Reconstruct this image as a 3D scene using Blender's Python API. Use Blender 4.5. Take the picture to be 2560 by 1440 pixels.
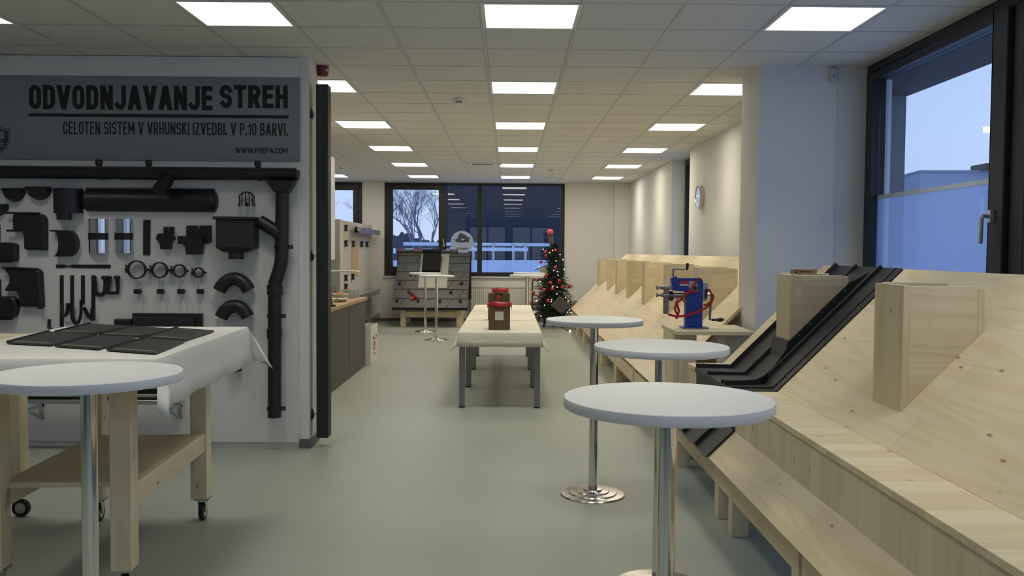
import bpy, bmesh, math, random
from mathutils import Vector, Matrix

for _o in list(bpy.data.objects):
    bpy.data.objects.remove(_o, do_unlink=True)
scene = bpy.context.scene
COL = scene.collection

# ------------------------------------------------------------------ camera
F, PITCH, YAW, ROLL, CZ, CE = 2234.7, .0415, -.0040, .0075, 1.519, 2.96
def _rot():
    c, s = math.cos, math.sin
    Rz = Matrix(((c(YAW), s(YAW), 0), (-s(YAW), c(YAW), 0), (0, 0, 1)))
    B = Matrix(((1, 0, 0), (0, 0, -1), (0, 1, 0)))
    Rx = Matrix(((1, 0, 0), (0, c(PITCH), -s(PITCH)), (0, s(PITCH), c(PITCH))))
    Rr = Matrix(((c(ROLL), -s(ROLL), 0), (s(ROLL), c(ROLL), 0), (0, 0, 1)))
    return Rr @ Rx @ B @ Rz
RM = _rot()
cam_d = bpy.data.cameras.new('camera')
cam_d.sensor_width = 36.0
cam_d.lens = 36.0 * F / 2560.0
cam_d.clip_end = 500
cam = bpy.data.objects.new('camera', cam_d)
COL.objects.link(cam)
cam.matrix_world = Matrix.Translation((0, 0, CZ)) @ Matrix((RM[0], -RM[1], -RM[2])).transposed().to_4x4()
scene.camera = cam

def ray(u, v):
    return RM.transposed() @ Vector(((u - 1280) / F, (v - 720) / F, 1.0))
def on_z(u, v, z=0.0):
    d = ray(u, v); return Vector((0, 0, CZ)) + d * ((z - CZ) / d.z)
def on_y(u, v, y):
    d = ray(u, v); return Vector((0, 0, CZ)) + d * (y / d.y)
def on_x(u, v, x):
    d = ray(u, v); return Vector((0, 0, CZ)) + d * (x / d.x)

# ------------------------------------------------------------------ world + exposure
w = bpy.data.worlds.new('dusk_sky'); scene.world = w; w.use_nodes = True
nt = w.node_tree; nt.nodes.clear()
wo = nt.nodes.new('ShaderNodeOutputWorld'); bg = nt.nodes.new('ShaderNodeBackground')
tc = nt.nodes.new('ShaderNodeTexCoord'); sp = nt.nodes.new('ShaderNodeSeparateXYZ'); cr = nt.nodes.new('ShaderNodeValToRGB')
nt.links.new(tc.outputs['Generated'], sp.inputs[0]); nt.links.new(sp.outputs['Z'], cr.inputs[0])
nt.links.new(cr.outputs[0], bg.inputs[0]); nt.links.new(bg.outputs[0], wo.inputs[0])
cr.color_ramp.elements[0].position = 0.0; cr.color_ramp.elements[0].color = (.50, .60, .86, 1)
cr.color_ramp.elements[1].position = 0.6; cr.color_ramp.elements[1].color = (.27, .46, .86, 1)
e = cr.color_ramp.elements.new(.12); e.color = (.46, .62, .94, 1)
bg.inputs[1].default_value = 1.25
vs = scene.view_settings
vs.view_transform = 'Standard'; vs.look = 'None'; vs.gamma = 1.0; vs.use_curve_mapping = False
vs.exposure = 0.0
PANEL_SPREAD = 105
# dimming groups by ceiling row: (diffuser radiance, downlight watts, colour)
WARM, NEUT = (1.0, .92, .74), (1.0, .985, .87)
ROWS_ = {16: (12.0, 5, WARM), 12: (10.0, 5, WARM), 8: (8.5, 5, WARM), 4: (7.0, 5, WARM), 0: (4.0, 6, NEUT), -4: (1.5, 6, NEUT), -8: (1.8, 6, NEUT), -12: (1.5, 6, NEUT)}

# ------------------------------------------------------------------ materials
MATS = {}
def P(name, col, rough=.5, metal=0.0, spec=.5, emit=None, estr=0, noise=0.0, nscale=6.0, bump=0.0, bscale=80.0, trans=0.0, coat=0.0):
    if name in MATS: return MATS[name]
    m = bpy.data.materials.new(name); m.use_nodes = True
    n = m.node_tree; b = n.nodes['Principled BSDF']
    b.inputs['Base Color'].default_value = (*col, 1); b.inputs['Roughness'].default_value = rough
    b.inputs['Metallic'].default_value = metal; b.inputs['Specular IOR Level'].default_value = spec
    b.inputs['Transmission Weight'].default_value = trans; b.inputs['Coat Weight'].default_value = coat
    if emit: b.inputs['Emission Color'].default_value = (*emit, 1); b.inputs['Emission Strength'].default_value = estr
    t = n.nodes.new('ShaderNodeTexCoord')
    if noise:
        nz = n.nodes.new('ShaderNodeTexNoise'); nz.inputs['Scale'].default_value = nscale; nz.inputs['Detail'].default_value = 5
        n.links.new(t.outputs['Object'], nz.inputs['Vector'])
        mx = n.nodes.new('ShaderNodeMix'); mx.data_type = 'RGBA'
        mx.inputs[6].default_value = (*[c * (1 - noise) for c in col], 1)
        mx.inputs[7].default_value = (*[min(1, c * (1 + noise)) for c in col], 1)
        n.links.new(nz.outputs['Fac'], mx.inputs[0]); n.links.new(mx.outputs[2], b.inputs['Base Color'])
    if bump:
        nb = n.nodes.new('ShaderNodeTexNoise'); nb.inputs['Scale'].default_value = bscale; nb.inputs['Detail'].default_value = 3
        n.links.new(t.outputs['Object'], nb.inputs['Vector'])
        bp = n.nodes.new('ShaderNodeBump'); bp.inputs['Strength'].default_value = bump; bp.inputs['Distance'].default_value = .004
        n.links.new(nb.outputs['Fac'], bp.inputs['Height']); n.links.new(bp.outputs[0], b.inputs['Normal'])
    MATS[name] = m; return m

def WOOD(axis, tint=(1, 1, 1), name=None, lam=.12):
    """spruce glulam panel; grain runs along the given axis"""
    key = name or 'spruce_' + axis
    if key in MATS: return MATS[key]
    m = bpy.data.materials.new(key); m.use_nodes = True
    n = m.node_tree; L = n.links; b = n.nodes['Principled BSDF']
    b.inputs['Roughness'].default_value = .55; b.inputs['Specular IOR Level'].default_value = .3
    t = n.nodes.new('ShaderNodeTexCoord')
    mp = n.nodes.new('ShaderNodeMapping')
    sc = {'x': (.08, 1, 1), 'y': (1, .08, 1), 'z': (1, 1, .08)}[axis]
    mp.inputs['Scale'].default_value = sc
    L.new(t.outputs['Object'], mp.inputs[0])
    # wavy growth lines
    n1 = n.nodes.new('ShaderNodeTexNoise'); n1.inputs['Scale'].default_value = 6; n1.inputs['Detail'].default_value = 2; n1.inputs['Distortion'].default_value = .6
    L.new(mp.outputs[0], n1.inputs['Vector'])
    ma = n.nodes.new('ShaderNodeMath'); ma.operation = 'MULTIPLY'; ma.inputs[1].default_value = 38
    L.new(n1.outputs['Fac'], ma.inputs[0])
    si = n.nodes.new('ShaderNodeMath'); si.operation = 'SINE'; L.new(ma.outputs[0], si.inputs[0])
    r1 = n.nodes.new('ShaderNodeMapRange'); r1.inputs[1].default_value = .2; r1.inputs[2].default_value = 1.0; r1.inputs[3].default_value = 0; r1.inputs[4].default_value = .28
    L.new(si.outputs[0], r1.inputs[0])
    # lamella tone: white noise on stepped coordinates across the grain
    mp2 = n.nodes.new('ShaderNodeMapping')
    k = 1 / lam
    mp2.inputs['Scale'].default_value = {'x': (.55, k, k), 'y': (k, .55, k), 'z': (k, k, .55)}[axis]
    L.new(t.outputs['Object'], mp2.inputs[0])
    fl = n.nodes.new('ShaderNodeVectorMath'); fl.operation = 'FLOOR'; L.new(mp2.outputs[0], fl.inputs[0])
    wn = n.nodes.new('ShaderNodeTexWhiteNoise'); L.new(fl.outputs[0], wn.inputs['Vector'])
    base = n.nodes.new('ShaderNodeValToRGB')
    A = [c * t_ for c, t_ in zip((.66, .555, .375), tint)]; Bc = [c * t_ for c, t_ in zip((.74, .645, .465), tint)]
    base.color_ramp.elements[0].color = (*A, 1); base.color_ramp.elements[1].color = (*Bc, 1)
    L.new(wn.outputs['Value'], base.inputs[0])
    mx = n.nodes.new('ShaderNodeMix'); mx.data_type = 'RGBA'
    L.new(r1.outputs[0], mx.inputs[0]); L.new(base.outputs[0], mx.inputs[6]); mx.inputs[7].default_value = (*[c * t_ for c, t_ in zip((.56, .42, .235), tint)], 1)
    # knots
    mp3 = n.nodes.new('ShaderNodeMapping'); kk = {'x': (2.2, 5, 5), 'y': (5, 2.2, 5), 'z': (5, 5, 2.2)}[axis]
    mp3.inputs['Scale'].default_value = kk; L.new(t.outputs['Object'], mp3.inputs[0])
    vo = n.nodes.new('ShaderNodeTexVoronoi'); vo.inputs['Scale'].default_value = 2.0; vo.inputs['Randomness'].default_value = 1
    L.new(mp3.outputs[0], vo.inputs['Vector'])
    r2 = n.nodes.new('ShaderNodeMapRange'); r2.inputs[1].default_value = .03; r2.inputs[2].default_value = .11; r2.inputs[3].default_value = .9; r2.inputs[4].default_value = 0
    L.new(vo.outputs['Distance'], r2.inputs[0])
    mx2 = n.nodes.new('ShaderNodeMix'); mx2.data_type = 'RGBA'
    L.new(r2.outputs[0], mx2.inputs[0]); L.new(mx.outputs[2], mx2.inputs[6]); mx2.inputs[7].default_value = (.24, .13, .06, 1)
    L.new(mx2.outputs[2], b.inputs['Base Color'])
    bp = n.nodes.new('ShaderNodeBump'); bp.inputs['Strength'].default_value = .12; bp.inputs['Distance'].default_value = .002
    L.new(si.outputs[0], bp.inputs['Height']); L.new(bp.outputs[0], b.inputs['Normal'])
    MATS[key] = m; return m

def GLASS(name, tint=(1, 1, 1), ior=1.5, film=0.0, filmcol=(.6, .7, .9)):
    if name in MATS: return MATS[name]
    m = bpy.data.materials.new(name); m.use_nodes = True
    n = m.node_tree; n.nodes.clear(); L = n.links
    o = n.nodes.new('ShaderNodeOutputMaterial'); tr = n.nodes.new('ShaderNodeBsdfTransparent'); gl = n.nodes.new('ShaderNodeBsdfGlossy')
    mx = n.nodes.new('ShaderNodeMixShader'); lw = n.nodes.new('ShaderNodeLayerWeight'); lw.inputs[0].default_value = .5
    pw5 = n.nodes.new('ShaderNodeMath'); pw5.operation = 'POWER'; pw5.inputs[1].default_value = 5
    r0 = ((ior - 1) / (ior + 1)) ** 2
    sch = n.nodes.new('ShaderNodeMath'); sch.operation = 'MULTIPLY_ADD'; sch.inputs[1].default_value = 1 - r0; sch.inputs[2].default_value = r0
    L.new(lw.outputs['Facing'], pw5.inputs[0]); L.new(pw5.outputs[0], sch.inputs[0])
    tr.inputs[0].default_value = (*tint, 1); gl.inputs['Roughness'].default_value = 0.0
    L.new(sch.outputs[0], mx.inputs[0]); L.new(gl.outputs[0], mx.inputs[2])
    if film:
        df = n.nodes.new('ShaderNodeBsdfTranslucent'); df.inputs[0].default_value = (*filmcol, 1)
        d2 = n.nodes.new('ShaderNodeBsdfDiffuse'); d2.inputs[0].default_value = (*filmcol, 1)
        m3 = n.nodes.new('ShaderNodeMixShader'); m3.inputs[0].default_value = .35
        L.new(df.outputs[0], m3.inputs[1]); L.new(d2.outputs[0], m3.inputs[2])
        m2 = n.nodes.new('ShaderNodeMixShader'); m2.inputs[0].default_value = film
        L.new(tr.outputs[0], m2.inputs[1]); L.new(m3.outputs[0], m2.inputs[2]); L.new(m2.outputs[0], mx.inputs[1])
    else: L.new(tr.outputs[0], mx.inputs[1])
    L.new(mx.outputs[0], o.inputs[0]); MATS[name] = m; return m

WALL = P('wall_paint', (.74, .73, .70), .75, noise=.02, nscale=2, bump=.05, bscale=220)
FLOOR = P('grey_floor', (.325, .345, .292), .42, spec=.35, noise=.05, nscale=1.3, bump=.03, bscale=300)
TILE = P('ceiling_tile_white', (.71, .70, .66), .9, noise=.03, nscale=40, bump=.15, bscale=260)
GRID = P('ceiling_grid_grey', (.56, .56, .54), .5)
ANTH = P('anthracite_frame', (.012, .012, .014), .45)
BLACK = P('black_coated_metal', (.011, .0115, .013), .42, bump=.08, bscale=500)
SHEET = P('anthracite_sheet_metal', (.017, .018, .021), .48, bump=.25, bscale=900)
WHITE = P('white_laminate', (.78, .78, .78), .38, noise=.015, nscale=30)
EDGE = P('white_edge_band', (.66, .67, .70), .45)
CHROME = P('chrome', (.72, .71, .70), .09, 1.0)
BRUSH = P('brushed_steel', (.62, .58, .56), .2, 1.0, bump=.05, bscale=300)
ALU = P('aluminium', (.55, .56, .58), .33, 1.0)
CLOTH = P('white_cloth', (.73, .72, .68), .9, bump=.15, bscale=120, noise=.02, nscale=9)
CREAM = P('cream_cloth', (.74, .70, .59), .9, bump=.15, bscale=120, noise=.03, nscale=6)
RED = P('red_fabric', (.42, .018, .015), .5)
WX, WY, WZ = WOOD('x'), WOOD('y'), WOOD('z')
DARKWOOD = WOOD('z', (.17, .125, .10), 'weathered_brown_wood')

# ------------------------------------------------------------------ mesh builder
class MB:
    def __init__(self, xf=None): self.v = []; self.f = []; self.xf = xf
    def add(self, p):
        self.v.append(tuple(self.xf(*p)) if self.xf else tuple(p)); return len(self.v) - 1
    def poly(self, pts): self.f.append([self.add(p) for p in pts]); return self
    def box(self, x0, x1, y0, y1, z0, z1):
        i = [self.add(p) for p in ((x0, y0, z0), (x1, y0, z0), (x1, y1, z0), (x0, y1, z0), (x0, y0, z1), (x1, y0, z1), (x1, y1, z1), (x0, y1, z1))]
        for q in ((0, 3, 2, 1), (4, 5, 6, 7), (0, 1, 5, 4), (1, 2, 6, 5), (2, 3, 7, 6), (3, 0, 4, 7)): self.f.append([i[k] for k in q])
        return self
    def hexa(self, pts):  # 8 points, bottom 4 then top 4
        i = [self.add(p) for p in pts]
        for q in ((0, 3, 2, 1), (4, 5, 6, 7), (0, 1, 5, 4), (1, 2, 6, 5), (2, 3, 7, 6), (3, 0, 4, 7)): self.f.append([i[k] for k in q])
        return self
    def prism(self, poly, axis, a, b):
        def pt(q, s): return {'x': (s, q[0], q[1]), 'y': (q[0], s, q[1]), 'z': (q[0], q[1], s)}[axis]
        A = [self.add(pt(q, a)) for q in poly]; B = [self.add(pt(q, b)) for q in poly]
        self.f.append(A[::-1]); self.f.append(B)
        for k in range(len(poly)):
            j = (k + 1) % len(poly); self.f.append([A[k], A[j], B[j], B[k]])
        return self
    def tube(self, path, r, n=10, cap=True, flat=None):
        path = [Vector(p) for p in path]; rs = r if isinstance(r, (list, tuple)) else [r] * len(path)
        rings = []; up = None
        for k, p in enumerate(path):
            t = (path[min(k + 1, len(path) - 1)] - path[max(k - 1, 0)])
            t = t.normalized() if t.length > 1e-9 else Vector((0, 0, 1))
            if up is None:
                up = Vector((0, 0, 1)) if abs(t.z) < .9 else Vector((1, 0, 0))
            u = t.cross(up)
            if u.length < 1e-6: u = t.orthogonal()
            u.normalize(); w_ = u.cross(t).normalized(); up = w_
            fx, fy = flat if flat else (1, 1)
            rings.append([self.add(p + u * (math.cos(2 * math.pi * a / n) * rs[k] * fx) + w_ * (math.sin(2 * math.pi * a / n) * rs[k] * fy)) for a in range(n)])
        for A, B in zip(rings, rings[1:]):
            for a in range(n): self.f.append([A[a], A[(a + 1) % n], B[(a + 1) % n], B[a]])
        if cap: self.f.append(rings[0][::-1]); self.f.append(rings[-1])
        return self
    def lathe(self, prof, c=(0, 0, 0), n=32, axis='z', a0=0, a1=2 * math.pi, close=True):
        full = abs(a1 - a0 - 2 * math.pi) < 1e-6; m = n if full else n + 1
        rings = []
        for r, h in prof:
            ring = []
            for k in range(m):
                a = a0 + (a1 - a0) * k / n; x, y = r * math.cos(a), r * math.sin(a)
                q = {'z': (x, y, h), 'x': (h, x, y), 'y': (x, h, y)}[axis]
                ring.append(self.add((c[0] + q[0], c[1] + q[1], c[2] + q[2])))
            rings.append(ring)
        for A, B in zip(rings, rings[1:]):
            for k in range(n):
                j = (k + 1) % m
                if not full and k + 1 >= m: continue
                self.f.append([A[k], A[j], B[j], B[k]])
        if close and full: self.f.append(rings[0][::-1]); self.f.append(rings[-1])
        return self
    def build(self, name, mat, parent=None, smooth=False, bevel=0):
        me = bpy.data.meshes.new(name); me.from_pydata(self.v, [], self.f)
        bm = bmesh.new(); bm.from_mesh(me)
        bmesh.ops.remove_doubles(bm, verts=bm.verts, dist=1e-6)
        bmesh.ops.recalc_face_normals(bm, faces=bm.faces); bm.to_mesh(me); bm.free()
        if smooth:
            for p in me.polygons: p.use_smooth = True
            me.set_sharp_from_angle(angle=math.radians(38))
        me.materials.append(mat)
        o = bpy.data.objects.new(name, me); COL.objects.link(o)
        if bevel:
            bv = o.modifiers.new('bevel', 'BEVEL'); bv.width = bevel; bv.segments = 1; bv.limit_method = 'ANGLE'
        if parent is not None: adopt(o, parent)
        return o

def root_of(p):
    while p.parent: p = p.parent
    return p
def adopt(o, parent):
    o.parent = parent
    r = root_of(parent)
    if parent is r: o.matrix_parent_inverse = Matrix.Translation(r.location).inverted()
    # parts keep identity matrices below the root, so sub-parts need no correction
def tag(o, label, cat, group=None):
    o['label'] = label; o['category'] = cat
    if group: o['group'] = group
    return o
def thing(name, label, cat, loc=(0, 0, 0), group=None):
    o = bpy.data.objects.new(name, None); o.empty_display_size = .1; COL.objects.link(o); o.location = loc
    return tag(o, label, cat, group)
def struct(o, label=None):
    o['kind'] = 'structure'
    if label: o['label'] = label
    return o
def single(o, label, cat, group=None): return tag(o, label, cat, group)
def dup(root, loc, label=None, group=None):
    r = root.copy(); COL.objects.link(r); r.location = loc
    if label: r['label'] = label
    if group: r['group'] = group
    for ch in list(root.children):
        c = ch.copy(); COL.objects.link(c); c.parent = r; c.matrix_parent_inverse = ch.matrix_parent_inverse.copy()
        for g in ch.children:
            d = g.copy(); COL.objects.link(d); d.parent = c
    return r

def _arc(cx, cy, rx, ry, a0, a1, n=7):
    return [(cx + rx * math.cos(math.radians(a0 + (a1 - a0) * k / n)), cy + ry * math.sin(math.radians(a0 + (a1 - a0) * k / n))) for k in range(n + 1)]
_R = .27
_TOP = _arc(.5, 1 - _R, .5, _R, 0, 180); _BOT = _arc(.5, _R, .5, _R, 180, 360)
GLYPH = {  # condensed grotesque capitals: (width, [(closed, centre line points), ...])
 'O': (.50, [(1, _TOP + _BOT)]), '0': (.48, [(1, _TOP + _BOT)]),
 'D': (.50, [(1, [(0, 0), (0, 1)] + _arc(.5, 1 - _R, .5, _R, 90, 0) + _arc(.5, _R, .5, _R, 0, -90))]),
 'V': (.60, [(2, [(0, 1), (.5, 0)]), (2, [(.5, 0), (1, 1)])]), 'A': (.60, [(2, [(0, 0), (.5, 1)]), (2, [(.5, 1), (1, 0)]), (0, [(.17, .27), (.83, .27)])]),
 'N': (.54, [(0, [(0, 0), (0, 1)]), (2, [(0, 1), (1, 0)]), (0, [(1, 0), (1, 1)])]),
 'J': (.44, [(0, [(1, 1), (1, _R)] + _arc(.5, _R, .5, _R, 0, -90)[1:] + [(.25, .02), (0, .14)])]),
 'E': (.42, [(0, [(1, 1), (0, 1), (0, 0), (1, 0)]), (0, [(0, .52), (.88, .52)])]), 'F': (.42, [(0, [(1, 1), (0, 1), (0, 0)]), (0, [(0, .5), (.88, .5)])]),
 'S': (.50, [(0, [(1, .82)] + _arc(.5, .76, .5, .24, 25, 180)[1:] + _arc(.5, .72, .5, .20, 180, 270)[1:] + _arc(.5, .27, .5, .25, 90, 0)[1:] + _arc(.5, .25, .5, .25, 0, -150)[1:])]),
 'T': (.50, [(0, [(0, 1), (1, 1)]), (0, [(.5, 1), (.5, 0)])]),
 'R': (.50, [(0, [(0, 0), (0, 1), (.55, 1)] + _arc(.55, .745, .45, .255, 90, -90)[1:] + [(0, .49)]), (2, [(.5, .49), (1, 0)])]),
 'P': (.50, [(0, [(0, 0), (0, 1), (.55, 1)] + _arc(.55, .73, .45, .27, 90, -90)[1:] + [(0, .46)])]),
 'B': (.50, [(1, [(0, 0), (0, 1), (.5, 1)] + _arc(.5, .76, .45, .24, 90, -90)[1:] + _arc(.52, .26, .48, .26, 90, -90)[1:]), (0, [(0, .52), (.5, .52)])]),
 'H': (.50, [(0, [(0, 0), (0, 1)]), (0, [(1, 0), (1, 1)]), (0, [(0, .5), (1, .5)])]),
 'C': (.50, [(0, [(1, .70)] + _TOP + _BOT + [(1, .30)])]), 'L': (.40, [(0, [(0, 1), (0, 0), (1, 0)])]), 'I': (.0, [(0, [(.5, 0), (.5, 1)])]),
 'M': (.74, [(0, [(0, 0), (0, 1)]), (2, [(0, 1), (.5, .25)]), (2, [(.5, .25), (1, 1)]), (0, [(1, 0), (1, 1)])]), 'U': (.50, [(0, [(0, 1)] + _BOT + [(1, 1)])]),
 'K': (.52, [(0, [(0, 0), (0, 1)]), (2, [(1, 1), (.05, .40)]), (2, [(.38, .60), (1, 0)])]), 'Z': (.46, [(0, [(0, 1), (1, 1)]), (2, [(1, 1), (0, 0)]), (0, [(0, 0), (1, 0)])]),
 'W': (.95, [(2, [(0, 1), (.25, 0)]), (2, [(.25, 0), (.5, 1)]), (2, [(.5, 1), (.75, 0)]), (2, [(.75, 0), (1, 1)])]), '.': (.0, [(0, [(.5, -.02), (.5, .12)])]), '1': (.26, [(0, [(0, .78), (1, 1), (1, 0)])]),
 '4': (.5, [(0, [(.7, 0), (.7, 1), (0, .25), (1, .25)])])}
def text_faces(txt, sw, ws=1.0):
    """flat stroke polygons for a line of capitals, height 1; sw = stroke weight"""
    faces = []; x = 0.0; h = sw / 2
    for ch in txt:
        if ch == ' ': x += .22; continue
        w_, strokes = GLYPH[ch]; w_ *= ws
        for closed, pts in strokes:
            p = [Vector((x + h + a * w_, h + b * (1 - sw))) for a, b in pts]
            if closed == 2:
                ye = [(v.y + (h if b > .98 else -h if b < .02 else 0)) for v, (a, b) in zip(p, pts)]; hw = h * 1.12
                faces.append([Vector((p[0].x - hw, ye[0])), Vector((p[0].x + hw, ye[0])), Vector((p[1].x + hw, ye[1])), Vector((p[1].x - hw, ye[1]))]); continue
            q = [p[0]]
            for c in p[1:]:
                if (c - q[-1]).length > 1e-4: q.append(c)
            if closed and (q[0] - q[-1]).length < 1e-4: q.pop()
            if not closed:  # square caps
                q[0] = q[0] + (q[0] - q[1]).normalized() * h; q[-1] = q[-1] + (q[-1] - q[-2]).normalized() * h
            n = len(q); Ls, Rs = [], []
            for k in range(n):
                a = q[(k - 1) % n] if (closed or k > 0) else None; b = q[(k + 1) % n] if (closed or k < n - 1) else None
                d1 = (q[k] - a).normalized() if a is not None else (b - q[k]).normalized(); d2 = (b - q[k]).normalized() if b is not None else d1
                n1 = Vector((-d1.y, d1.x)); n2 = Vector((-d2.y, d2.x)); m = n1 + n2
                m = m.normalized() if m.length > 1e-4 else n1
                m = m * (h / max(.38, m.dot(n1)))
                l_, r_ = q[k] + m, q[k] - m
                for v in (l_, r_): v.y = max(0.0, min(1.0, v.y))
                Ls.append(l_); Rs.append(r_)
            for k in range(n if closed else n - 1):
                j = (k + 1) % n; faces.append([Ls[k], Ls[j], Rs[j], Rs[k]])
        x += w_ + sw + .075
    return faces
def lettering(name, txt, mapf, mat, parent, sw=.15, mirror=False, ws=.8):
    """mapf(a, b, t): a,b in 0..1 over the text box -> world point"""
    fs = text_faces(txt, sw, ws); X = [v.x for f in fs for v in f]; x0, x1 = min(X), max(X); m = MB()
    for k, f in enumerate(fs):
        pts = []
        for v in f:
            a = (v.x - x0) / (x1 - x0); a = 1 - a if mirror else a
            pts.append(mapf(a, v.y, (k % 5) / 4))
        m.poly(pts)
    return m.build(name, mat, parent)

# ================================================================== SETTING
YF, XR = 19.05, 2.55           # far wall, right wall
XW = 2.79                      # plane of the right hand windows
struct(MB().box(-6.0, 3.05, -4.2, 19.3, -.12, 0).build('floor', FLOOR))

# ceiling: grid + tiles
T = .6; CX0, CY0 = -.1775, 7.664
ceil = MB()
ceil.box(-6.1, 3.05, -4.2, 19.3, CE + .02, CE + .1)
cols = range(-10, 6); rows = range(-20, 20)
PANELS = [(c, r) for r in (16, 12, 8, 4, 0, -4, -8, -12) for c in (0, 3, -3)] + [(-6, r) for r in (16, 12, -4, -8, -12)]
for i in cols:
    x = CX0 + i * T; ceil.box(x - .012, x + .012, -4.2, YF, CE - .001, CE + .025)
for j in rows:
    y = CY0 + j * T
    ceil.box(-6.1, 3.0, y - .012, y + .012, CE - .0005, CE + .025)
ceiling = struct(ceil.build('ceiling', GRID))
tile_me = None; rest = MB()
for i in range(-10, 5):
    for j in range(-20, 19):
        if (i, j) in PANELS: continue
        x0, y0 = CX0 + i * T, CY0 + j * T
        vis = -7 <= i <= 4 and -5 <= j <= 18
        if not vis:
            rest.box(x0 + .012, x0 + T - .012, y0 + .012, y0 + T - .012, CE + .003, CE + .015); continue
        if tile_me is None:
            b_ = MB()
            g = .010
            b_.hexa([(g + .004, g + .004, .001), (T - g - .004, g + .004, .001), (T - g - .004, T - g - .004, .001), (g + .004, T - g - .004, .001), (g, g, .014), (T - g, g, .014), (T - g, T - g, .014), (g, T - g, .014)])
            o = b_.build('ceiling_tile', TILE); tile_me = o.data
        else:
            o = bpy.data.objects.new('ceiling_tile', tile_me); COL.objects.link(o)
        o.location = (x0, y0, CE); o.parent = ceiling
o = rest.build('ceiling_tile_field', TILE, ceiling); o['kind'] = 'stuff'

# led panels
FRAMEW = P('led_frame', (.75, .75, .74), .4)
for (i, j) in PANELS:
    x, y = CX0 + (i + .5) * T, CY0 + (j + .5) * T; LL, WW, CC = ROWS_[j]
    lp = thing('ceiling_light', 'square white LED panel set flush into the ceiling grid', 'ceiling light', (x, y, CE - .004), 'square LED panels in the ceiling grid')
    h = .298; k = .276; xf = lambda a, b, c: (x + a, y + b, CE + c)
    fr = MB(xf)
    for q in ((-h, h, -h, -k), (-h, h, k, h), (-h, -k, -k, k), (k, h, -k, k)): fr.box(q[0], q[1], q[2], q[3], -.004, .012)
    fr.build('frame', FRAMEW, lp)
    MB(xf).box(-k, k, -k, k, -.001, .006).build('diffuser', P('led_diffuser_%d' % (j + 20), (.9, .9, .9), .4, emit=CC, estr=LL), lp)
    ld = bpy.data.lights.new('panel_light', 'AREA'); ld.shape = 'SQUARE'; ld.size = .54; ld.energy = WW; ld.color = CC
    ld.spread = math.radians(PANEL_SPREAD)
    lo = bpy.data.objects.new('panel_light', ld); COL.objects.link(lo); lo.location = (x, y, CE - .012)

# far wall with two windows
def wall_y(mb, y0, y1, x0, x1, z0, z1, holes):
    """wall slab across X with rectangular holes (x0,x1,z0,z1), holes sorted by x and not overlapping"""
    cx = x0
    for (a, b, c, d) in sorted(holes):
        if a > cx: mb.box(cx, a, y0, y1, z0, z1)
        if c > z0: mb.box(a, b, y0, y1, z0, c)
        if d < z1: mb.box(a, b, y0, y1, d, z1)
        cx = b
    if cx < x1: mb.box(cx, x1, y0, y1, z0, z1)
WIN1 = (-2.64, 1.18, .97, 2.945); WIN2 = (-6.0, -3.12, .97, 2.945)
mb = MB(); wall_y(mb, YF, YF + .3, -6.1, 3.05, 0, CE + .1, [WIN1, WIN2])
struct(mb.build('wall_far', WALL))
struct(MB().box(2.235, XR - .001, YF - .12, YF - .001, 0, CE).build('wall_pier', WALL))

GL = GLASS('window_glass', (.97, .98, .99), 1.45)
FILM = GLASS('frosted_film_glass', (.9, .94, 1), 1.45, .40, (.66, .76, .98))
HANDLE = P('satin_handle', (.6, .6, .6), .35, .8)
def window_y(name, x0, x1, z0, z1, y, mull, sash):
    """black framed window in a wall across X; mull: list of x; sash: (x0,x1) opening leaf"""
    f = .085
    m = MB()
    m.box(x0, x1, y, y + .09, z0, z0 + f); m.box(x0, x1, y, y + .09, z1 - .045, z1)
    m.box(x0, x0 + f, y, y + .09, z0 + f, z1 - .045); m.box(x1 - f, x1, y, y + .09, z0 + f, z1 - .045)
    for c in mull: m.box(c - .05, c + .05, y, y + .09, z0 + f, z1 - .045)
    o = struct(m.build(name, ANTH, bevel=.004))
    return o
# main far window
w1 = window_y('window_1', *WIN1, YF - .02, [-.62], None)
xs0, xs1 = -2.555, -1.33
m = MB(); s_ = .11
m.box(xs0, xs1, YF - .05, YF + .05, 1.055, 1.055 + s_); m.box(xs0, xs1, YF - .05, YF + .05, 2.9 - .10, 2.9)
m.box(xs0, xs0 + s_ - .02, YF - .05, YF + .05, 1.055 + s_, 2.80); m.box(xs1 - .16, xs1, YF - .05, YF + .05, 1.055 + s_, 2.80)
sash = m.build('sash_frame', ANTH, w1, bevel=.004)
MB().box(xs0 + .08, xs1 - .15, YF + .0, YF + .008, 1.15, 2.81).build('pane', GL, sash)
m = MB(); hx = xs1 - .045
m.box(hx - .014, hx + .014, YF - .075, YF - .05, 1.60, 1.66); m.tube([(hx, YF - .085, 1.63), (hx - .02, YF - .088, 1.76)], .012, 8)
m.build('window_handle', HANDLE, sash)
MB().box(-1.30, -.66, YF + .02, YF + .028, 1.04, 2.91).build('pane', GL, w1)
MB().box(-.58, 1.10, YF + .02, YF + .028, 1.04, 2.91).build('pane', GL, w1)
w2 = window_y('window_2', *WIN2, YF - .02, [-4.6], None)
MB().box(-4.56, -3.19, YF + .02, YF + .028, 1.04, 2.91).build('pane', GL, w2)
MB().box(-5.93, -4.64, YF + .02, YF + .028, 1.04, 2.91).build('pane', GL, w2)
m = MB()
m.box(-3.30, -3.205, YF - .05, YF + .05, 1.06, 2.90); m.box(-4.55, -3.30, YF - .05, YF + .05, 2.78, 2.90)
m.build('sash_frame', ANTH, w2, bevel=.004)
struct(MB().box(-2.66, 1.2, YF - .05, YF + .0, .945, .97).build('trim_1', WALL))

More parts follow.
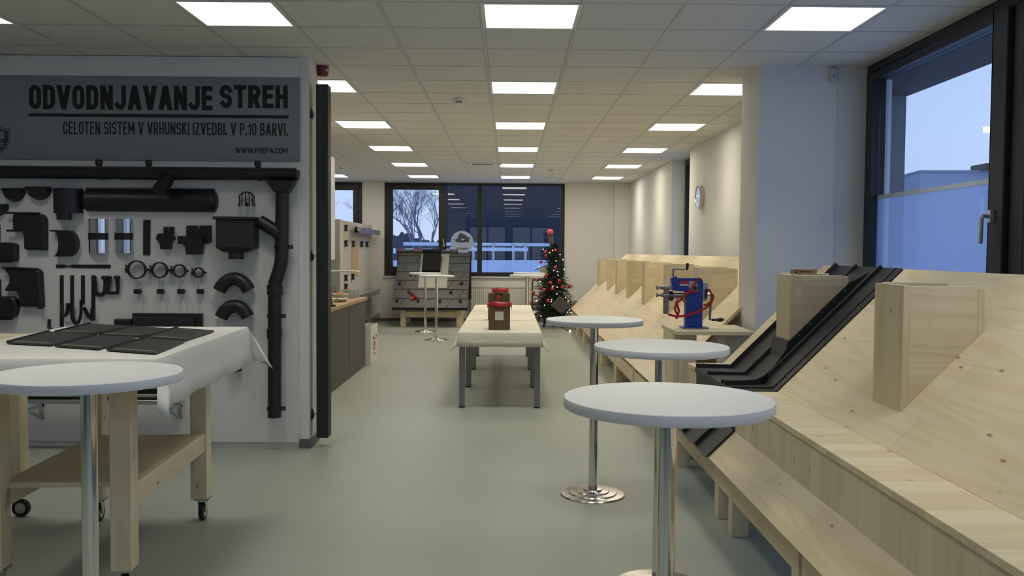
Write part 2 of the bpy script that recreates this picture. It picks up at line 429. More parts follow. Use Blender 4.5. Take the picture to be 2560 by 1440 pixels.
# right wall segments, column and window band
m = MB()
m.box(XR, XR + .55, 7.3, 12.68, 0, CE + .05)
m.box(XR, XR + .55, 14.05, YF + .2, 0, CE + .05)
m.box(XR + .0, XR + .55, 12.68, 14.05, 0, .25)
struct(m.build('wall_right', WALL))
m = MB(); m.box(1.922, 2.52, 6.94, 7.45, 0, CE + .01); m.box(2.52, XW + .14, 6.96, 7.35, 0, CE + .01)
struct(m.build('wall_column', WALL))
# narrow window between the right-hand wall segments
m = MB(); m.box(XW - .04, XW + .05, 12.69, 12.78, .25, CE - .02); m.box(XW - .04, XW + .05, 13.96, 14.04, .25, CE - .02)
m.box(XW - .04, XW + .05, 12.78, 13.96, CE - .1, CE - .02); m.box(XW - .04, XW + .05, 12.78, 13.96, .25, .34)
w3 = struct(m.build('window_3', ANTH))
MB().box(XW, XW + .008, 12.78, 13.96, .34, CE - .1).build('pane', GL, w3)
# large window beside the roof models
m = MB()
ya, yb = -4.1, 6.958
ZS = .55
m.box(XW - .03, XW + .06, ya, yb, CE - .075, CE); m.box(XW - .03, XW + .06, yb - .09, yb, ZS, CE - .075); m.box(XW - .03, XW + .06, ya, yb, ZS - .1, ZS)
for yy in (4.80, 2.7, .6, -1.5, -4.1): m.box(XW - .03, XW + .06, yy, yy + .14, ZS, CE - .075)
w4 = struct(m.build('window_4', ANTH, bevel=.004))
m = MB(); s0, s1 = 4.95, yb - .09
m.box(XW - .06, XW + .05, s0, s0 + .15, ZS, CE - .075); m.box(XW - .06, XW + .05, s1 - .085, s1, ZS, CE - .075)
m.box(XW - .06, XW + .05, s0 + .15, s1 - .085, CE - .135, CE - .075); m.box(XW - .06, XW + .05, s0 + .15, s1 - .085, ZS, ZS + .1)
sash = m.build('sash_frame', ANTH, w4, bevel=.005)
m = MB(); hy = s0 + .10
m.box(XW - .08, XW - .06, hy - .015, hy + .015, 1.70, 1.77); m.tube([(XW - .08, hy, 1.735), (XW - .115, hy, 1.735), (XW - .12, hy + .005, 1.72), (XW - .12, hy + .01, 1.58)], .013, 8)
m.build('window_handle', HANDLE, sash, True)
MB().box(XW, XW + .008, s0 + .15, s1 - .085, 1.96, CE - .135).build('pane', GL, sash)
MB().box(XW, XW + .008, s0 + .15, s1 - .085, ZS + .1, 1.93).build('frosted_pane', FILM, sash)
MB().box(XW - .001, XW + .009, s0 + .15, s1 - .085, 1.93, 1.96).build('film_edge', P('film_edge_white', (.55, .62, .75), .5), sash)
for y0_, y1_ in ((2.84, 4.80), (.74, 2.70), (-1.36, .6), (-3.96, -1.5)): MB().box(XW, XW + .008, y0_, y1_, ZS, CE - .075).build('pane', GL, w4)  # unseen bays behind the viewer, added for more daylight on the column
struct(MB().box(XW - .10, XW + .14, -4.2, 6.958, 0, ZS - .1).build('wall_added_parapet', WALL))  # unseen sill wall, added to keep daylight from under the roof models
# rear wall with dark windows (behind the viewer), left walls
RW = [(-1.9, -.1, .3, 2.7), (.1, 2.0, .3, 2.7)]
m = MB(); wall_y(m, -4.3, -4.1, -6.1, 3.05, 0, CE + .05, RW); struct(m.build('wall_rear', WALL))
for k, q in enumerate(RW):
    m = MB(); x0, x1, z0, z1 = q
    m.box(x0, x1, -4.15, -4.05, z0, z0 + .08); m.box(x0, x1, -4.15, -4.05, z1 - .08, z1); m.box(x0, x1, -4.15, -4.05, 1.75, 1.83)
    for xx in (x0, (x0 + x1) / 2 - .04, x1 - .08): m.box(xx, xx + .08, -4.15, -4.05, z0 + .08, z1 - .08)
    o = struct(m.build('window_%d' % (5 + k), ANTH))
    MB().box(x0 + .08, x1 - .08, -4.11, -4.10, z0 + .08, z1 - .08).build('pane', GL, o)
struct(MB().box(-6.2, -6.0, -4.2, YF, 0, CE + .05).build('wall_left', WALL))

# partition wall carrying the display; local frame: s to the right, d out of the wall, z up
PO = Vector((-1.513, 6.79, 0)); PA = 0.0
PRt = Vector((math.cos(PA), math.sin(PA), 0)); PN = Vector((math.sin(PA), -math.cos(PA), 0))
def pw(s, d, z): return PO + PRt * s + PN * d + Vector((0, 0, z))
def wl(u, v, d=0.0):
    """pixel -> (s, z) on the partition plane moved d out of the wall"""
    r = ray(u, v); c = Vector((0, 0, CZ)); n = PN
    t = (PO + PN * d - c).dot(n) / r.dot(n); p = c + r * t - PO
    return p.dot(PRt), p.z
struct(MB(pw).box(-4.487, 0, -.32, 0, 0, CE + .015).build('wall_partition', WALL))
BB = P('baseboard_grey', (.13, .125, .125), .5)
m = MB(pw); m.box(0, .012, -.32, .012, 0, .07); m.box(-.075, 0, 0, .012, 0, .07)
struct(m.build('baseboard_partition', BB))
m = MB(); m.box(-6, 2.235, YF - .014, YF, 0, .07); struct(m.build('baseboard_far', BB))
m = MB(); m.box(XR - .014, XR, 7.45, 12.68, 0, .07); m.box(XR - .014, XR, 14.05, YF - .12, 0, .07); m.box(1.908, 1.922, 6.94, 7.45, 0, .07); struct(m.build('baseboard_right', BB))
# kitchen niche behind the partition
struct(MB().box(-6.0, -2.62, 7.6, 11.3, 0, CE + .01).build('wall_niche', WALL))

# ================================================================== WALL DISPLAY
D0 = .02                      # front of the white display board
BOARD = P('white_board', (.70, .70, .70), .6, noise=.015, nscale=3)
sR = wl(748, 640)[0]
single(MB(pw).box(-4.45, sR, .002, D0, .045, CE - .005).build('display_board', BOARD, bevel=.002), 'large white display board covering the partition wall behind the gutter parts', 'board')
def wq(u, v, d=D0): s, z = wl(u, v, d); return s, z
def px(n, y=6.85): return n * y / F

# banner
BAN = P('banner_blue_grey', (.20, .24, .265), .6)
INK = P('banner_black_print', (.008, .008, .009), .7)
x0, zt = wq(-60, 193.5); x1, zt2 = wq(750, 188); xb, zb = wq(746, 405)
ban = thing('sign_banner', 'wide blue grey banner reading ODVODNJAVANJE STREH above the black gutter', 'sign', pw(-1.2, D0, 2.15))
MB(pw).box(-4.4, x1, D0, D0 + .006, zb, (zt + zt2) / 2).build('panel', BAN, ban, bevel=.001)
def bmap(u0, v0, u1, v1):
    a0, c0 = wq(u0, v1); a1, c1 = wq(u1, v0)
    return lambda a, b, t: pw(a0 + (a1 - a0) * a, D0 + .0065 + .001 * t, c0 + (c1 - c0) * b)
lettering('headline_text', 'ODVODNJAVANJE', bmap(74, 216, 532, 273), INK, ban, .20, ws=.66)
lettering('headline_text', 'STREH', bmap(549, 214, 720, 270), INK, ban, .20, ws=.66)
lettering('subtitle_text', 'CELOTEN SISTEM V VRHUNSKI IZVEDBI. V P.10 BARVI.', bmap(159, 308.5, 720, 335.5), INK, ban, .115, ws=.52)
lettering('web_address', 'WWW.PREFA.COM', bmap(588, 370, 720, 383), INK, ban, .17, ws=1.0)
a0, c0 = wq(73, 296); a1, c1 = wq(722, 284)
MB(pw).box(a0, a1, D0 + .0065, D0 + .0075, (c0 + c1) / 2 - .012, (c0 + c1) / 2 + .012).build('underline', INK, ban)
# shield emblem, cut by the left border of the view
sc_, zc = wq(0, 352)
pts = [(0, .105), (.04, .09), (.078, .088), (.080, .05), (.076, .0), (.062, -.04), (.035, -.075), (0, -.095)]
full = pts + [(-a, b) for a, b in pts[-2:0:-1]]
sh = MB(pw); sh.poly([(sc_ + a, D0 + .007, zc + b) for a, b in full]); sh = sh.build('shield_emblem', P('shield_dark', (.035, .04, .05), .6), ban)
LP = P('shield_pale_print', (.30, .35, .38), .6)
rim = MB(pw)
for (a, b), (c, d) in zip(full, full[1:] + full[:1]):
    rim.poly([(sc_ + a * .92, D0 + .0074, zc + b * .92), (sc_ + c * .92, D0 + .0074, zc + d * .92), (sc_ + c * .87, D0 + .0074, zc + d * .87), (sc_ + a * .87, D0 + .0074, zc + b * .87)])
rim.build('shield_rim', LP, sh)
lettering('shield_number', '40', lambda a, b, t: pw(sc_ - .034 + .068 * a, D0 + .0074 + .0005 * t, zc + .015 + .055 * b), LP, sh, .19)
lettering('shield_word', 'LET', lambda a, b, t: pw(sc_ - .018 + .036 * a, D0 + .0074 + .0005 * t, zc - .010 + .018 * b), LP, sh, .17)
mb = MB(pw)
for k in range(2): mb.box(sc_ - .033, sc_ + .033, D0 + .0074, D0 + .0079, zc - .026 - .016 * k, zc - .018 - .016 * k)
mb.build('shield_small_print', LP, sh)
for (u, v) in ((317, 208), (734, 204), (314, 393), (731, 391)):
    s, z = wq(u, v); MB(pw).lathe([(.0075, D0 + .006), (.0075, D0 + .010), (.004, D0 + .012)], (s, 0, z), 12, 'y').build('screw', P('pale_screw', (.35, .38, .40), .5), ban)

def arc(c, r, a0, a1, n=12): return [(c[0] + r * math.cos(a0 + (a1 - a0) * k / n), c[1] + r * math.sin(a0 + (a1 - a0) * k / n)) for k in range(n + 1)]
pi = math.pi
def wthing(name, label, cat, u, v, group=None):
    s, z = wq(u, v); return thing(name, label, cat, pw(s, D0, z), group)
def wprism(name, pix, d0, d1, th, mat=BLACK, bevel=.004):
    """flat pressed part traced on the wall plane with its own thickness"""
    return MB(pw).prism([wq(*p) for p in pix], 'y', d0, d1).build(name, mat, th, bevel=bevel)
def pipe(name, path, r, th, mat=BLACK, n=18, smooth=True):
    return MB(pw).tube(path, r, n).build(name, mat, th, smooth)

# eaves gutter with outlet, funnel and brackets
g = wthing('eaves_gutter', 'long black half-round gutter running along the board under the banner', 'gutter', 371, 452)
s0, zt = wq(-120, 424, .12); s1, _ = wq(742, 422, .12); zt = wq(371, 421, .12)[1]; R = .062
prof = [(D0 + .075 + R * math.cos(a), zt + (R + .018) * math.sin(a)) for a in [pi + pi * k / 14 for k in range(15)]]
inn = [(D0 + .075 + (R - .004) * math.cos(a), zt + (R + .014) * math.sin(a)) for a in [2 * pi - pi * k / 14 for k in range(15)]]
MB(pw).prism(prof + inn, 'x', s0 - .8, s1).build('trough', BLACK, g, True)
pipe('front_bead', [(s0 - .8, D0 + .075 + R, zt), (s1, D0 + .075 + R, zt)], .009, g)
MB(pw).prism(prof, 'x', s1 - .003, s1 + .004).build('end_cap', BLACK, g)
for u in (253, 377, 648):
    s, _ = wq(u, 430, .12)
    c = MB(pw); c.prism([(a * 1.05 + (1 - 1.05) * (D0 + .075), zt + (b - zt) * 1.05) for a, b in prof] + [(a, b) for a, b in inn], 'x', s - .016, s + .016)
    b = c.build('bracket', BLACK, g, True)
    MB(pw).lathe([(.010, 0), (.021, .012), (.026, .030), (.024, .048), (.012, .056), (.002, .057)], (s, D0 + .075 + R, zt + .004), 14).build('bracket_knob', BLACK, b, True)
for (u0, u1) in ((226, 306), (460, 460 + 24)):
    pass
a0, _ = wq(300, 430, .12); a1, _ = wq(456, 430, .12)
MB(pw).prism([(a * 1.02 + (1 - 1.02) * (D0 + .075), zt + (b - zt) * 1.02) for a, b in prof] + [(a, b) for a, b in inn], 'x', a0, a1).build('joint_sleeve', BLACK, g, True)
s, _ = wq(417, 430, .12)
pipe('outlet_spout', [(s + .01, D0 + .09, zt - .05), (s + .005, D0 + .13, zt - .10), (s - .012, D0 + .22, zt - .165)], [.05, .05, .049], g)
# funnel and down pipe
d = wthing('down_pipe', 'black round downpipe with side inlet and offset bend at the board edge', 'downpipe', 686, 1043)
dc = D0 + .085
def pc(u, v): s, z = wl(u, v, dc); return (s, dc, z)
f0 = pc(707, 452); f1 = pc(706, 482)
MB(pw).hexa([(f1[0] - .05, dc - .05, f1[2]), (f1[0] + .05, dc - .05, f1[2]), (f1[0] + .05, dc + .05, f1[2]), (f1[0] - .05, dc + .05, f1[2]),
             (f0[0] - .115, dc - .06, f0[2]), (f0[0] + .10, dc - .06, f0[2]), (f0[0] + .10, dc + .06, f0[2]), (f0[0] - .115, dc + .06, f0[2])]).build('funnel', BLACK, d, bevel=.006)
p1 = [pc(706, 482), pc(705, 560), pc(704, 640), pc(703, 655), pc(699, 672), pc(693, 692), pc(688, 706), pc(687, 722), pc(686, 1043)]
pipe('pipe', p1, .050, d, n=20)
pipe('side_inlet', [pc(702, 590), pc(690, 578), pc(649, 553)], .049, d)
for (u, v0, v1, r) in ((687, 712, 737, .058), (686, 822, 845, .056)):
    pipe('sleeve', [pc(u, v0), pc(u, v1)], r, d, n=20)
for (u, v) in ((704, 617), (686, 790), (685.5, 1021)):
    q = pc(u, v)
    c = pipe('pipe_clamp', [(q[0], dc, q[2] - .012), (q[0], dc, q[2] + .012)], .055, d, n=20)
    MB(pw).box(q[0] + .05, q[0] + .085, dc - .004, dc + .004, q[2] - .014, q[2] + .014).build('clamp_lug', BLACK, c)
    MB(pw).lathe([(.005, dc + .004), (.005, dc + .009)], (q[0] + .07, 0, q[2]), 8, 'y').build('bolt', ALU, c)

# end caps
def half_cap(u0, u1, v0, v1, label, group=None):
    t = wthing('gutter_end_cap', label, 'end cap', (u0 + u1) / 2, v1, group)
    cu = (u0 + u1) / 2; r = (u1 - u0) / 2 - 3
    pix = [(cu + r * math.cos(a), v0 + 5 + (v1 - v0 - 5) * math.sin(a)) for a in [pi * k / 14 for k in range(15)]]
    P_ = [wq(*p) for p in pix]; mbw = MB(pw); cs = sum(p[0] for p in P_) / len(P_); cz = P_[0][1]
    A = [mbw.add((a, D0, b)) for a, b in P_]; B = [mbw.add((cs + (a - cs) * .86, D0 + .055, cz + (b - cz) * .86)) for a, b in P_]
    mbw.f.append(A[::-1]); mbw.f.append(B)
    for k in range(len(A)): j = (k + 1) % len(A); mbw.f.append([A[k], A[j], B[j], B[k]])
    mbw.build('bowl', BLACK, t, True)
    a, z = wq(u0, v0 + 3); b, _ = wq(u1, v0 + 3)
    MB(pw).tube([(a, D0 + .03, z), (b, D0 + .03, z)], .010, 8).build('rolled_rim', BLACK, t, True)
half_cap(10, 68, 471, 505, 'black half-round end cap hung one place further from the cylindrical outlet')
half_cap(68, 133, 467, 501, 'black half-round gutter end cap hung next to the cylindrical outlet')
half_cap(-60, 26, 510, 543, 'black half-round end cap directly above the upper outside gutter corner')
half_cap(-50, 3, 471, 503, 'black half-round end cap farthest from the cylindrical outlet under the gutter')
# cylindrical outlet
t = wthing('gutter_outlet', 'black cylindrical outlet piece with narrow spigot below', 'gutter fitting', 172, 550)
_c = wq(173, 500)[0]
MB(pw).prism([(_c + .108 * math.cos(pi * k / 16), D0 + .001 + .108 * math.sin(pi * k / 16)) for k in range(17)], 'z', wq(172, 533)[1], wq(172, 472)[1]).build('body', BLACK, t, True)
MB(pw).lathe([(.052, wq(172, 550)[1]), (.052, wq(172, 532)[1])], (wq(169, 500)[0], D0 + .055, 0), 20).build('spigot', BLACK, t, True)
# trough sample
t = wthing('gutter_sample', 'long black gutter piece with rounded ends mounted across the upper board', 'gutter', 380, 530)
za, zb = wq(380, 475)[1], wq(380, 530)[1]; sa, sb = wq(222, 500)[0], wq(535, 500)[0]; rr = (za - zb)
prof = [(D0, za)] + [(D0 + .085 * math.sin(pi * k / 12), za - rr * (1 - math.cos(pi * k / 12)) / 2) for k in range(13)] + [(D0, zb)]
MB(pw).prism(prof[1:-1], 'x', sa, sb).build('trough', BLACK, t, True)
for s, sg in ((sa, -1), (sb, 1)):
    c = MB(pw); rings = []
    for k in range(5):
        f_ = math.cos(pi / 2 * k / 4); off = math.sin(pi / 2 * k / 4) * .035
        mz = (za + zb) / 2
        rings.append([c.add((s + sg * off, D0 + (a - D0) * f_, mz + (b - mz) * f_ if k < 4 else mz)) for a, b in prof[1:-1]])
    for A, B in zip(rings, rings[1:]):
        for k in range(len(A) - 1): c.f.append([A[k], A[k + 1], B[k + 1], B[k]])
    c.build('end_dome', BLACK, t, True)
MB(pw).tube([(sa - .01, D0 + .02, za + .002), (sb + .01, D0 + .02, za + .002)], .010, 8).build('rolled_rim', BLACK, t, True)
# wire leaf guard
t = wthing('leaf_guard', 'small black wire leaf guard basket beside the downpipe', 'leaf guard', 621, 518)
s, z = wq(621, 484); cz_ = z
for k in range(7):
    a = pi * k / 6 - pi; ca, sa_ = math.cos(a), math.sin(a)
    pth = [(s, D0 + .045, z + .01), (s + .03 * ca, D0 + .045 - .02 * sa_, z + .006), (s + .058 * ca, D0 + .045 - .035 * sa_, z - .022), (s + .052 * ca, D0 + .045 - .03 * sa_, z - .06), (s + .062 * ca, D0 + .045 - .035 * sa_, z - .10)]
    MB(pw).tube(pth, .0045, 6).build('wire', BLACK, t, True)
MB(pw).lathe([(.010, z - .10), (.013, z - .08), (.010, z - .07)], (s + .004, D0 + .05, 0), 10).build('clip', BLACK, t, True)
# gutter corners (L shapes)
def corner(pix, label, lip):
    t = wthing('gutter_corner', label, 'gutter corner', *pix[0])
    pts_ = [wq(*p) for p in pix]
    c = MB(pw); A = [c.add((a, D0, b)) for a, b in pts_]
    cs = sum(p[0] for p in pts_) / len(pts_); cz = sum(p[1] for p in pts_) / len(pts_)
    B = [c.add((cs + (a - cs) * .93, D0 + .055, cz + (b - cz) * .93)) for a, b in pts_]
    c.f.append(A[::-1]); c.f.append(B)
    for k in range(len(A)): j = (k + 1) % len(A); c.f.append([A[k], A[j], B[j], B[k]])
    c.build('shell', BLACK, t, bevel=.008)
    for (p, q) in lip:
        a, b = wq(*p), wq(*q); MB(pw).tube([(a[0], D0 + .05, a[1]), (b[0], D0 + .05, b[1])], .008, 8).build('rolled_rim', BLACK, t, True)
corner([(38, 534), (108, 534), (118, 540), (122, 552), (122, 627), (68, 626), (67, 588), (60, 578), (38, 578)], 'black outside gutter corner below the end caps, upper of the pair', [((24, 533), (108, 534)), ((26, 577), (58, 577))])
corner([(16, 669), (102, 671), (110, 678), (115, 768), (57, 768), (56, 738), (48, 727), (17, 727), (30, 706), (31, 688)], 'black gutter corner with curved end, lower of the pair', [((15, 669), (104, 672)), ((104, 769), (116, 769))])
corner([(-40, 600), (-4, 602), (4, 606), (34, 606), (50, 610), (49, 654), (-40, 654)], 'black inside gutter corner beside the upper outside corner', [((-40, 654), (37, 654))])
corner([(-60, 738), (-2, 736), (8, 740), (38, 740), (50, 748), (53, 766), (48, 788), (38, 796), (-60, 797)], 'black inside gutter corner beside the lower curved corner', [((-60, 797), (40, 796))])
single(wprism('gutter_strip', [(-12, 560), (2, 560), (2, 604), (-12, 604)], D0, D0 + .04, None), 'narrow black gutter flank above the inside corner by the upper bend', 'gutter fitting')
single(wprism('gutter_strip', [(-12, 698), (4, 698), (4, 738), (-12, 738)], D0, D0 + .04, None), 'narrow black gutter flank above the inside corner by the lower bend', 'gutter fitting')
# short half-round connector
t = wthing('gutter_connector', 'short curved black gutter connector left of the shiny metal sleeves', 'gutter fitting', 170, 641)
pix = [(135, 577), (180, 577)] + [(180 + 20 * math.sin(pi * k / 10), 609 - 32 * math.cos(pi * k / 10)) for k in range(1, 10)] + [(180, 641), (142, 641)] + [(142 + 13 * math.sin(pi * k / 8), 641 - 32 + 32 * math.cos(pi * k / 8)) for k in range(1, 8)]
wprism('shell', pix, D0, D0 + .06, t, bevel=.006)
a, b = wq(134, 577), wq(180, 578); MB(pw).tube([(a[0], D0 + .055, a[1]), (b[0], D0 + .055, b[1])], .007, 8).build('rolled_rim', BLACK, t, True)
# shiny sleeves
for (u0, u1, mt, lab) in ((222, 271, CHROME, 'polished metal pipe sleeve with black band, the brighter rounded one'), (288, 333, P('foil_metal', (.60, .62, .66), .22, 1.0), 'satin foil sheet sleeve with black band beside the polished one')):
    t = wthing('metal_sleeve', lab, 'metal sleeve', (u0 + u1) / 2, 634)
    s0, z1 = wq(u0, 547); s1, z0 = wq(u1, 633); c = (s0 + s1) / 2; hw = (s1 - s0) / 2
    ar = [(c + hw * math.cos(pi * k / 14), D0 + .005 + hw * .75 * math.sin(pi * k / 14)) for k in range(15)]
    MB(pw).prism(ar, 'z', z0, z1).build('shell', mt, t, True)
    MB(pw).prism([(c + (a - c) * 1.02, D0 + .005 + (b - D0 - .005) * 1.03) for a, b in ar], 'z', (z0 + z1) / 2 - .028, (z0 + z1) / 2 + .022).build('band', BLACK, t, True)
single(wprism('flat_strip', [(359, 550), (377, 550), (376, 638), (358.5, 638)], D0, D0 + .012, None), 'upright flat black metal strip right of the metal sleeves', 'metal strip')
# spouts with slots
t = wthing('slotted_outlet', 'small black slotted overflow outlet with tapered skirt', 'gutter fitting', 418, 623)
wprism('body', [(400, 584), (435, 584), (441, 596), (432, 610), (432, 623), (406, 623), (405, 610), (395, 596)], D0, D0 + .05, t)
wprism('tab', [(411, 567), (422, 567), (422, 586), (411, 586)], D0, D0 + .02, t, bevel=.003)
wprism('tab', [(425, 567), (437, 567), (437, 586), (425, 586)], D0, D0 + .02, t, bevel=.003)
t = wthing('slotted_outlet', 'larger black slotted overflow outlet beside the square hopper', 'gutter fitting', 492, 636)
wprism('back_plate', [(467, 564), (496, 564), (497, 576), (499, 576), (500, 564), (530, 564), (530, 606), (516, 609), (467, 609)], D0, D0 + .015, t, bevel=.003)
wprism('body', [(451, 590), (513, 592), (514, 611), (512, 636), (473, 636), (472, 617), (466, 611), (453, 609)], D0 + .015, D0 + .075, t)
# hopper
t = wthing('rainwater_hopper', 'black box-shaped rainwater hopper with flared rim', 'rainwater hopper', 590, 648)
s0, z1 = wq(540, 548, .17); s1, z0 = wq(634, 620, .17); mz = wq(590, 631, .12)[1]
MB(pw).box(s0, s1, D0, D0 + .16, z0, z1).build('body', SHEET, t, bevel=.003)
MB(pw).box(s0 - .018, s1 + .018, D0, D0 + .178, z1, z1 + .020).build('rim', SHEET, t, bevel=.003)
cx = wq(590, 640, .1)[0]
MB(pw).hexa([(cx - .08, D0 + .03, mz), (cx + .08, D0 + .03, mz), (cx + .08, D0 + .12, mz), (cx - .08, D0 + .12, mz), (s0, D0, z0), (s1, D0, z0), (s1, D0 + .16, z0), (s0, D0 + .16, z0)]).build('taper', SHEET, t)
MB(pw).lathe([(.055, wq(590, 648, .1)[1]), (.055, mz)], (cx, D0 + .075, 0), 20).build('spigot', SHEET, t, True)
# twisted strap
t = single(wprism('twisted_strap', [(141, 661.5), (160, 661.5), (172, 665), (184, 661.5), (277, 661.5), (277, 670.5), (184, 669.5), (172, 667), (160, 669.5), (141, 669.5)], D0, D0 + .008, None, bevel=.001), 'horizontal black twisted metal strap above the gutter hooks', 'metal strap')
# long gutter hooks
def hook(u, v0, v1, path, lab):
    t = wthing('gutter_hook', lab, 'gutter hook', u, v1)
    wprism('shank', [(u - 4.5, v0), (u + 4.5, v0), (u + 4.5, v1), (u - 4.5, v1)], D0, D0 + .008, t, bevel=.001)
    for a in (v0 + 6, v0 + 44):
        q = wq(u, a); MB(pw).lathe([(.004, D0 + .008), (.004, D0 + .0095)], (q[0], 0, q[1]), 8, 'y').build('hole', P('hole_grey', (.10, .10, .10), .6), t)
    if path:
        pp = [wq(*q) for q in path]
        MB(pw).tube([(a, D0 + .028 + .02 * (k / max(1, len(pp) - 1)), b) for k, (a, b) in enumerate(pp)], .014, 6, flat=(.6, 1.1)).build('cradle', BLACK, t, True)
def uarc(u0, u1, v, dep, n=9, up0=0, up1=0): return [(u0, v - up0)] + [(u0 + (u1 - u0) * (1 - math.cos(pi * k / n)) / 2, v + dep * math.sin(pi * k / n)) for k in range(n + 1)] + [(u1, v - up1)]
hook(155, 688, 817, uarc(158, 177, 765, 24, up1=8), 'long black gutter hook, outermost beside the gutter corners')
hook(181, 688, 790, uarc(184, 210, 770, 38, up0=12, up1=22), 'long black gutter hook with deep cradle, second of the row')
hook(208, 688, 760, None, 'plain long black gutter strap, third of the row')
hook(234, 688, 800, [(214, 768), (228, 792), (236, 800)] + [(238, 770)], 'long black angled gutter hook next to the two short hooks')
def short_hook(pth, lab, flat=False):
    t = wthing('short_gutter_hook', lab, 'gutter hook', *pth[0])
    pp = [wq(*q) for q in pth]
    MB(pw).tube([(a, D0 + .02, b) for a, b in pp], .014, 6, flat=(.7, 1.2)).build('cradle', BLACK, t, True)
    q = pp[-1]; MB(pw).lathe([(.004, q[1] - .02), (.022, q[1] - .012), (.024, q[1]), (.018, q[1] + .012), (.003, q[1] + .014)], (q[0], D0 + .025, 0), 12).build('knob', BLACK, t, True)
short_hook([(238, 690), (241, 712)] + uarc(241, 266, 722, 15)[1:-1] + [(267, 705), (265, 693)], 'short round black gutter hook with knob')
short_hook([(278, 690), (275, 712), (274, 732), (297, 732), (297, 712), (296, 693)], 'short square black gutter hook with knob')
t = wthing('small_hook', 'tiny black hook standing alone left of the long hooks', 'hook', 126, 822)
MB(pw).tube([(*[wq(125, 798)[0]], D0 + .01, wq(125, 798)[1]), (wq(124, 819)[0], D0 + .01, wq(124, 819)[1]), (wq(131, 822)[0], D0 + .01, wq(131, 822)[1])], .012, 6).build('rod', BLACK, t, True)
# pipe clamps on rods
for k, (u, v, r, rod) in enumerate(((347, 674, 23, 350), (404, 675, 20, 407), (453, 677, 16.5, 458), (501, 681, 13, 506))):
    lab = ('largest', 'second largest', 'third largest', 'smallest')[k] + ' black pipe clamp ring on a threaded rod'
    t = wthing('pipe_clamp', lab, 'pipe clamp', rod, 757)
    s, z = wq(u, v); R = px(r)
    o = MB(pw).lathe([(R, D0 + .02), (R, D0 + .05), (R - .010, D0 + .05), (R - .010, D0 + .02), (R, D0 + .02)], (s, 0, z), 28, 'y', close=False).build('ring', BLACK, t, True)
    for sg in (-1, 1):
        MB(pw).box(s + sg * (R + .008) - .010, s + sg * (R + .008) + .010, D0 + .022, D0 + .048, z - .008, z + .008).build('lug', BLACK, t, bevel=.002)
    MB(pw).lathe([(.005, z - .025), (.005, z + .03), (.010, z + .03), (.010, z + .036)], (s - R - .010, D0 + .035, 0), 8).build('bolt', BLACK, t)
    sr_, z0 = wq(rod, 757); zz = z - R
    MB(pw).tube([(s + .002, D0 + .035, zz + .004), (sr_, D0 + .035, z0)], .0055, 8).build('threaded_rod', ALU, t, True)
    q = wq(rod - 1, 728)
    MB(pw).box(q[0] - .026, q[0] + .026, D0 + .015, D0 + .055, q[1] - .018, q[1] + .018).build('wall_plug', BLACK, t, bevel=.006)
# elbows
for (u0, u1, vt, vb, w_, lab) in ((541, 641, 688, 737, 34, 'black pipe elbow bent in a wide arch, the upper one'), (546, 638, 757, 803, 32, 'black pipe elbow bent in a wide arch, the lower one')):
    t = wthing('pipe_elbow', lab, 'pipe elbow', (u0 + u1) / 2, vb)
    cu = (u0 + u1) / 2; path = []
    for k in range(13):
        a = pi * (1 - k / 12.0) * .62 + pi * .19
        path.append(wq(cu + (u1 - u0 - w_ * .8) / 2 / math.sin(pi * .31) * math.cos(a), vb - 8 - (vb - vt - w_ * .6) * (math.sin(a) - math.sin(pi * .19)) / (1 - math.sin(pi * .19)) * 1.0 + (-4)))
    MB(pw).tube([(a, D0 + .055, b) for a, b in path], .050, 18).build('bend', BLACK, t, True)
t = single(MB(pw).lathe([(.046, wq(593, 925)[1]), (.046, wq(593, 820)[1])], (wq(593, 900)[0], D0 + .05, 0), 20).build('pipe_stub', BLACK, smooth=True), 'short straight black pipe piece hung low behind the tablecloth corner', 'pipe')
# flat boxes behind the workbench
single(MB(pw).box(wq(292, 800)[0], wq(334, 800)[0], D0, D0 + .06, wq(300, 860)[1], wq(300, 796)[1]).build('flashing_box', BLACK, bevel=.01), 'small low black flashing box behind the workbench', 'flashing')
t = wthing('flashing_tray', 'wide black flashing tray standing upright behind the workbench', 'flashing', 420, 860)
s0, z1 = wq(334, 782); s1, z0 = wq(509, 860)
MB(pw).box(s0, s1, D0, D0 + .03, z0, z1).build('back', SHEET, t, bevel=.004)
MB(pw).box(s0 + .02, s1 - .05, D0 + .03, D0 + .07, z0, z1 - .03).build('front', SHEET, t, bevel=.004)
# aluminium profile rack low on the wall
t = wthing('profile_rack', 'aluminium profile rack with black rails low on the board', 'rack', 280, 1045)
s0, s1 = wq(66, 980)[0], wq(476, 980)[0]
for k, (v0, v1, dd, mt) in enumerate(((962, 971, .22, ALU), (972, 984, .20, BLACK), (985, 992, .22, ALU), (993, 998, .20, BLACK), (999, 1010, .22, ALU))):
    za, zb = wl(280, v0, .2)[1], wl(280, v1, .2)[1]
    MB(pw).box(s0, s1, D0 + .12, dd, zb, za).build('rail', mt, t, bevel=.002)
for u in (70, 425):
    s = wl(u, 1000, .2)[0]
    br = MB(pw); br.box(s, s + .025, D0, D0 + .03, wl(u, 1045)[1], wl(u, 960)[1]); br.box(s, s + .025, D0, .22, wl(u, 1020, .1)[1], wl(u, 1013, .1)[1])
    br.hexa([(s, D0, wl(u, 1044)[1]), (s + .025, D0, wl(u, 1044)[1]), (s + .025, D0 + .03, wl(u, 1044)[1]), (s, D0 + .03, wl(u, 1044)[1]), (s, .18, wl(u, 1018)[1]), (s + .025, .18, wl(u, 1018)[1]), (s + .025, .21, wl(u, 1018)[1]), (s, .21, wl(u, 1018)[1])])
    br.build('bracket', ALU, t)

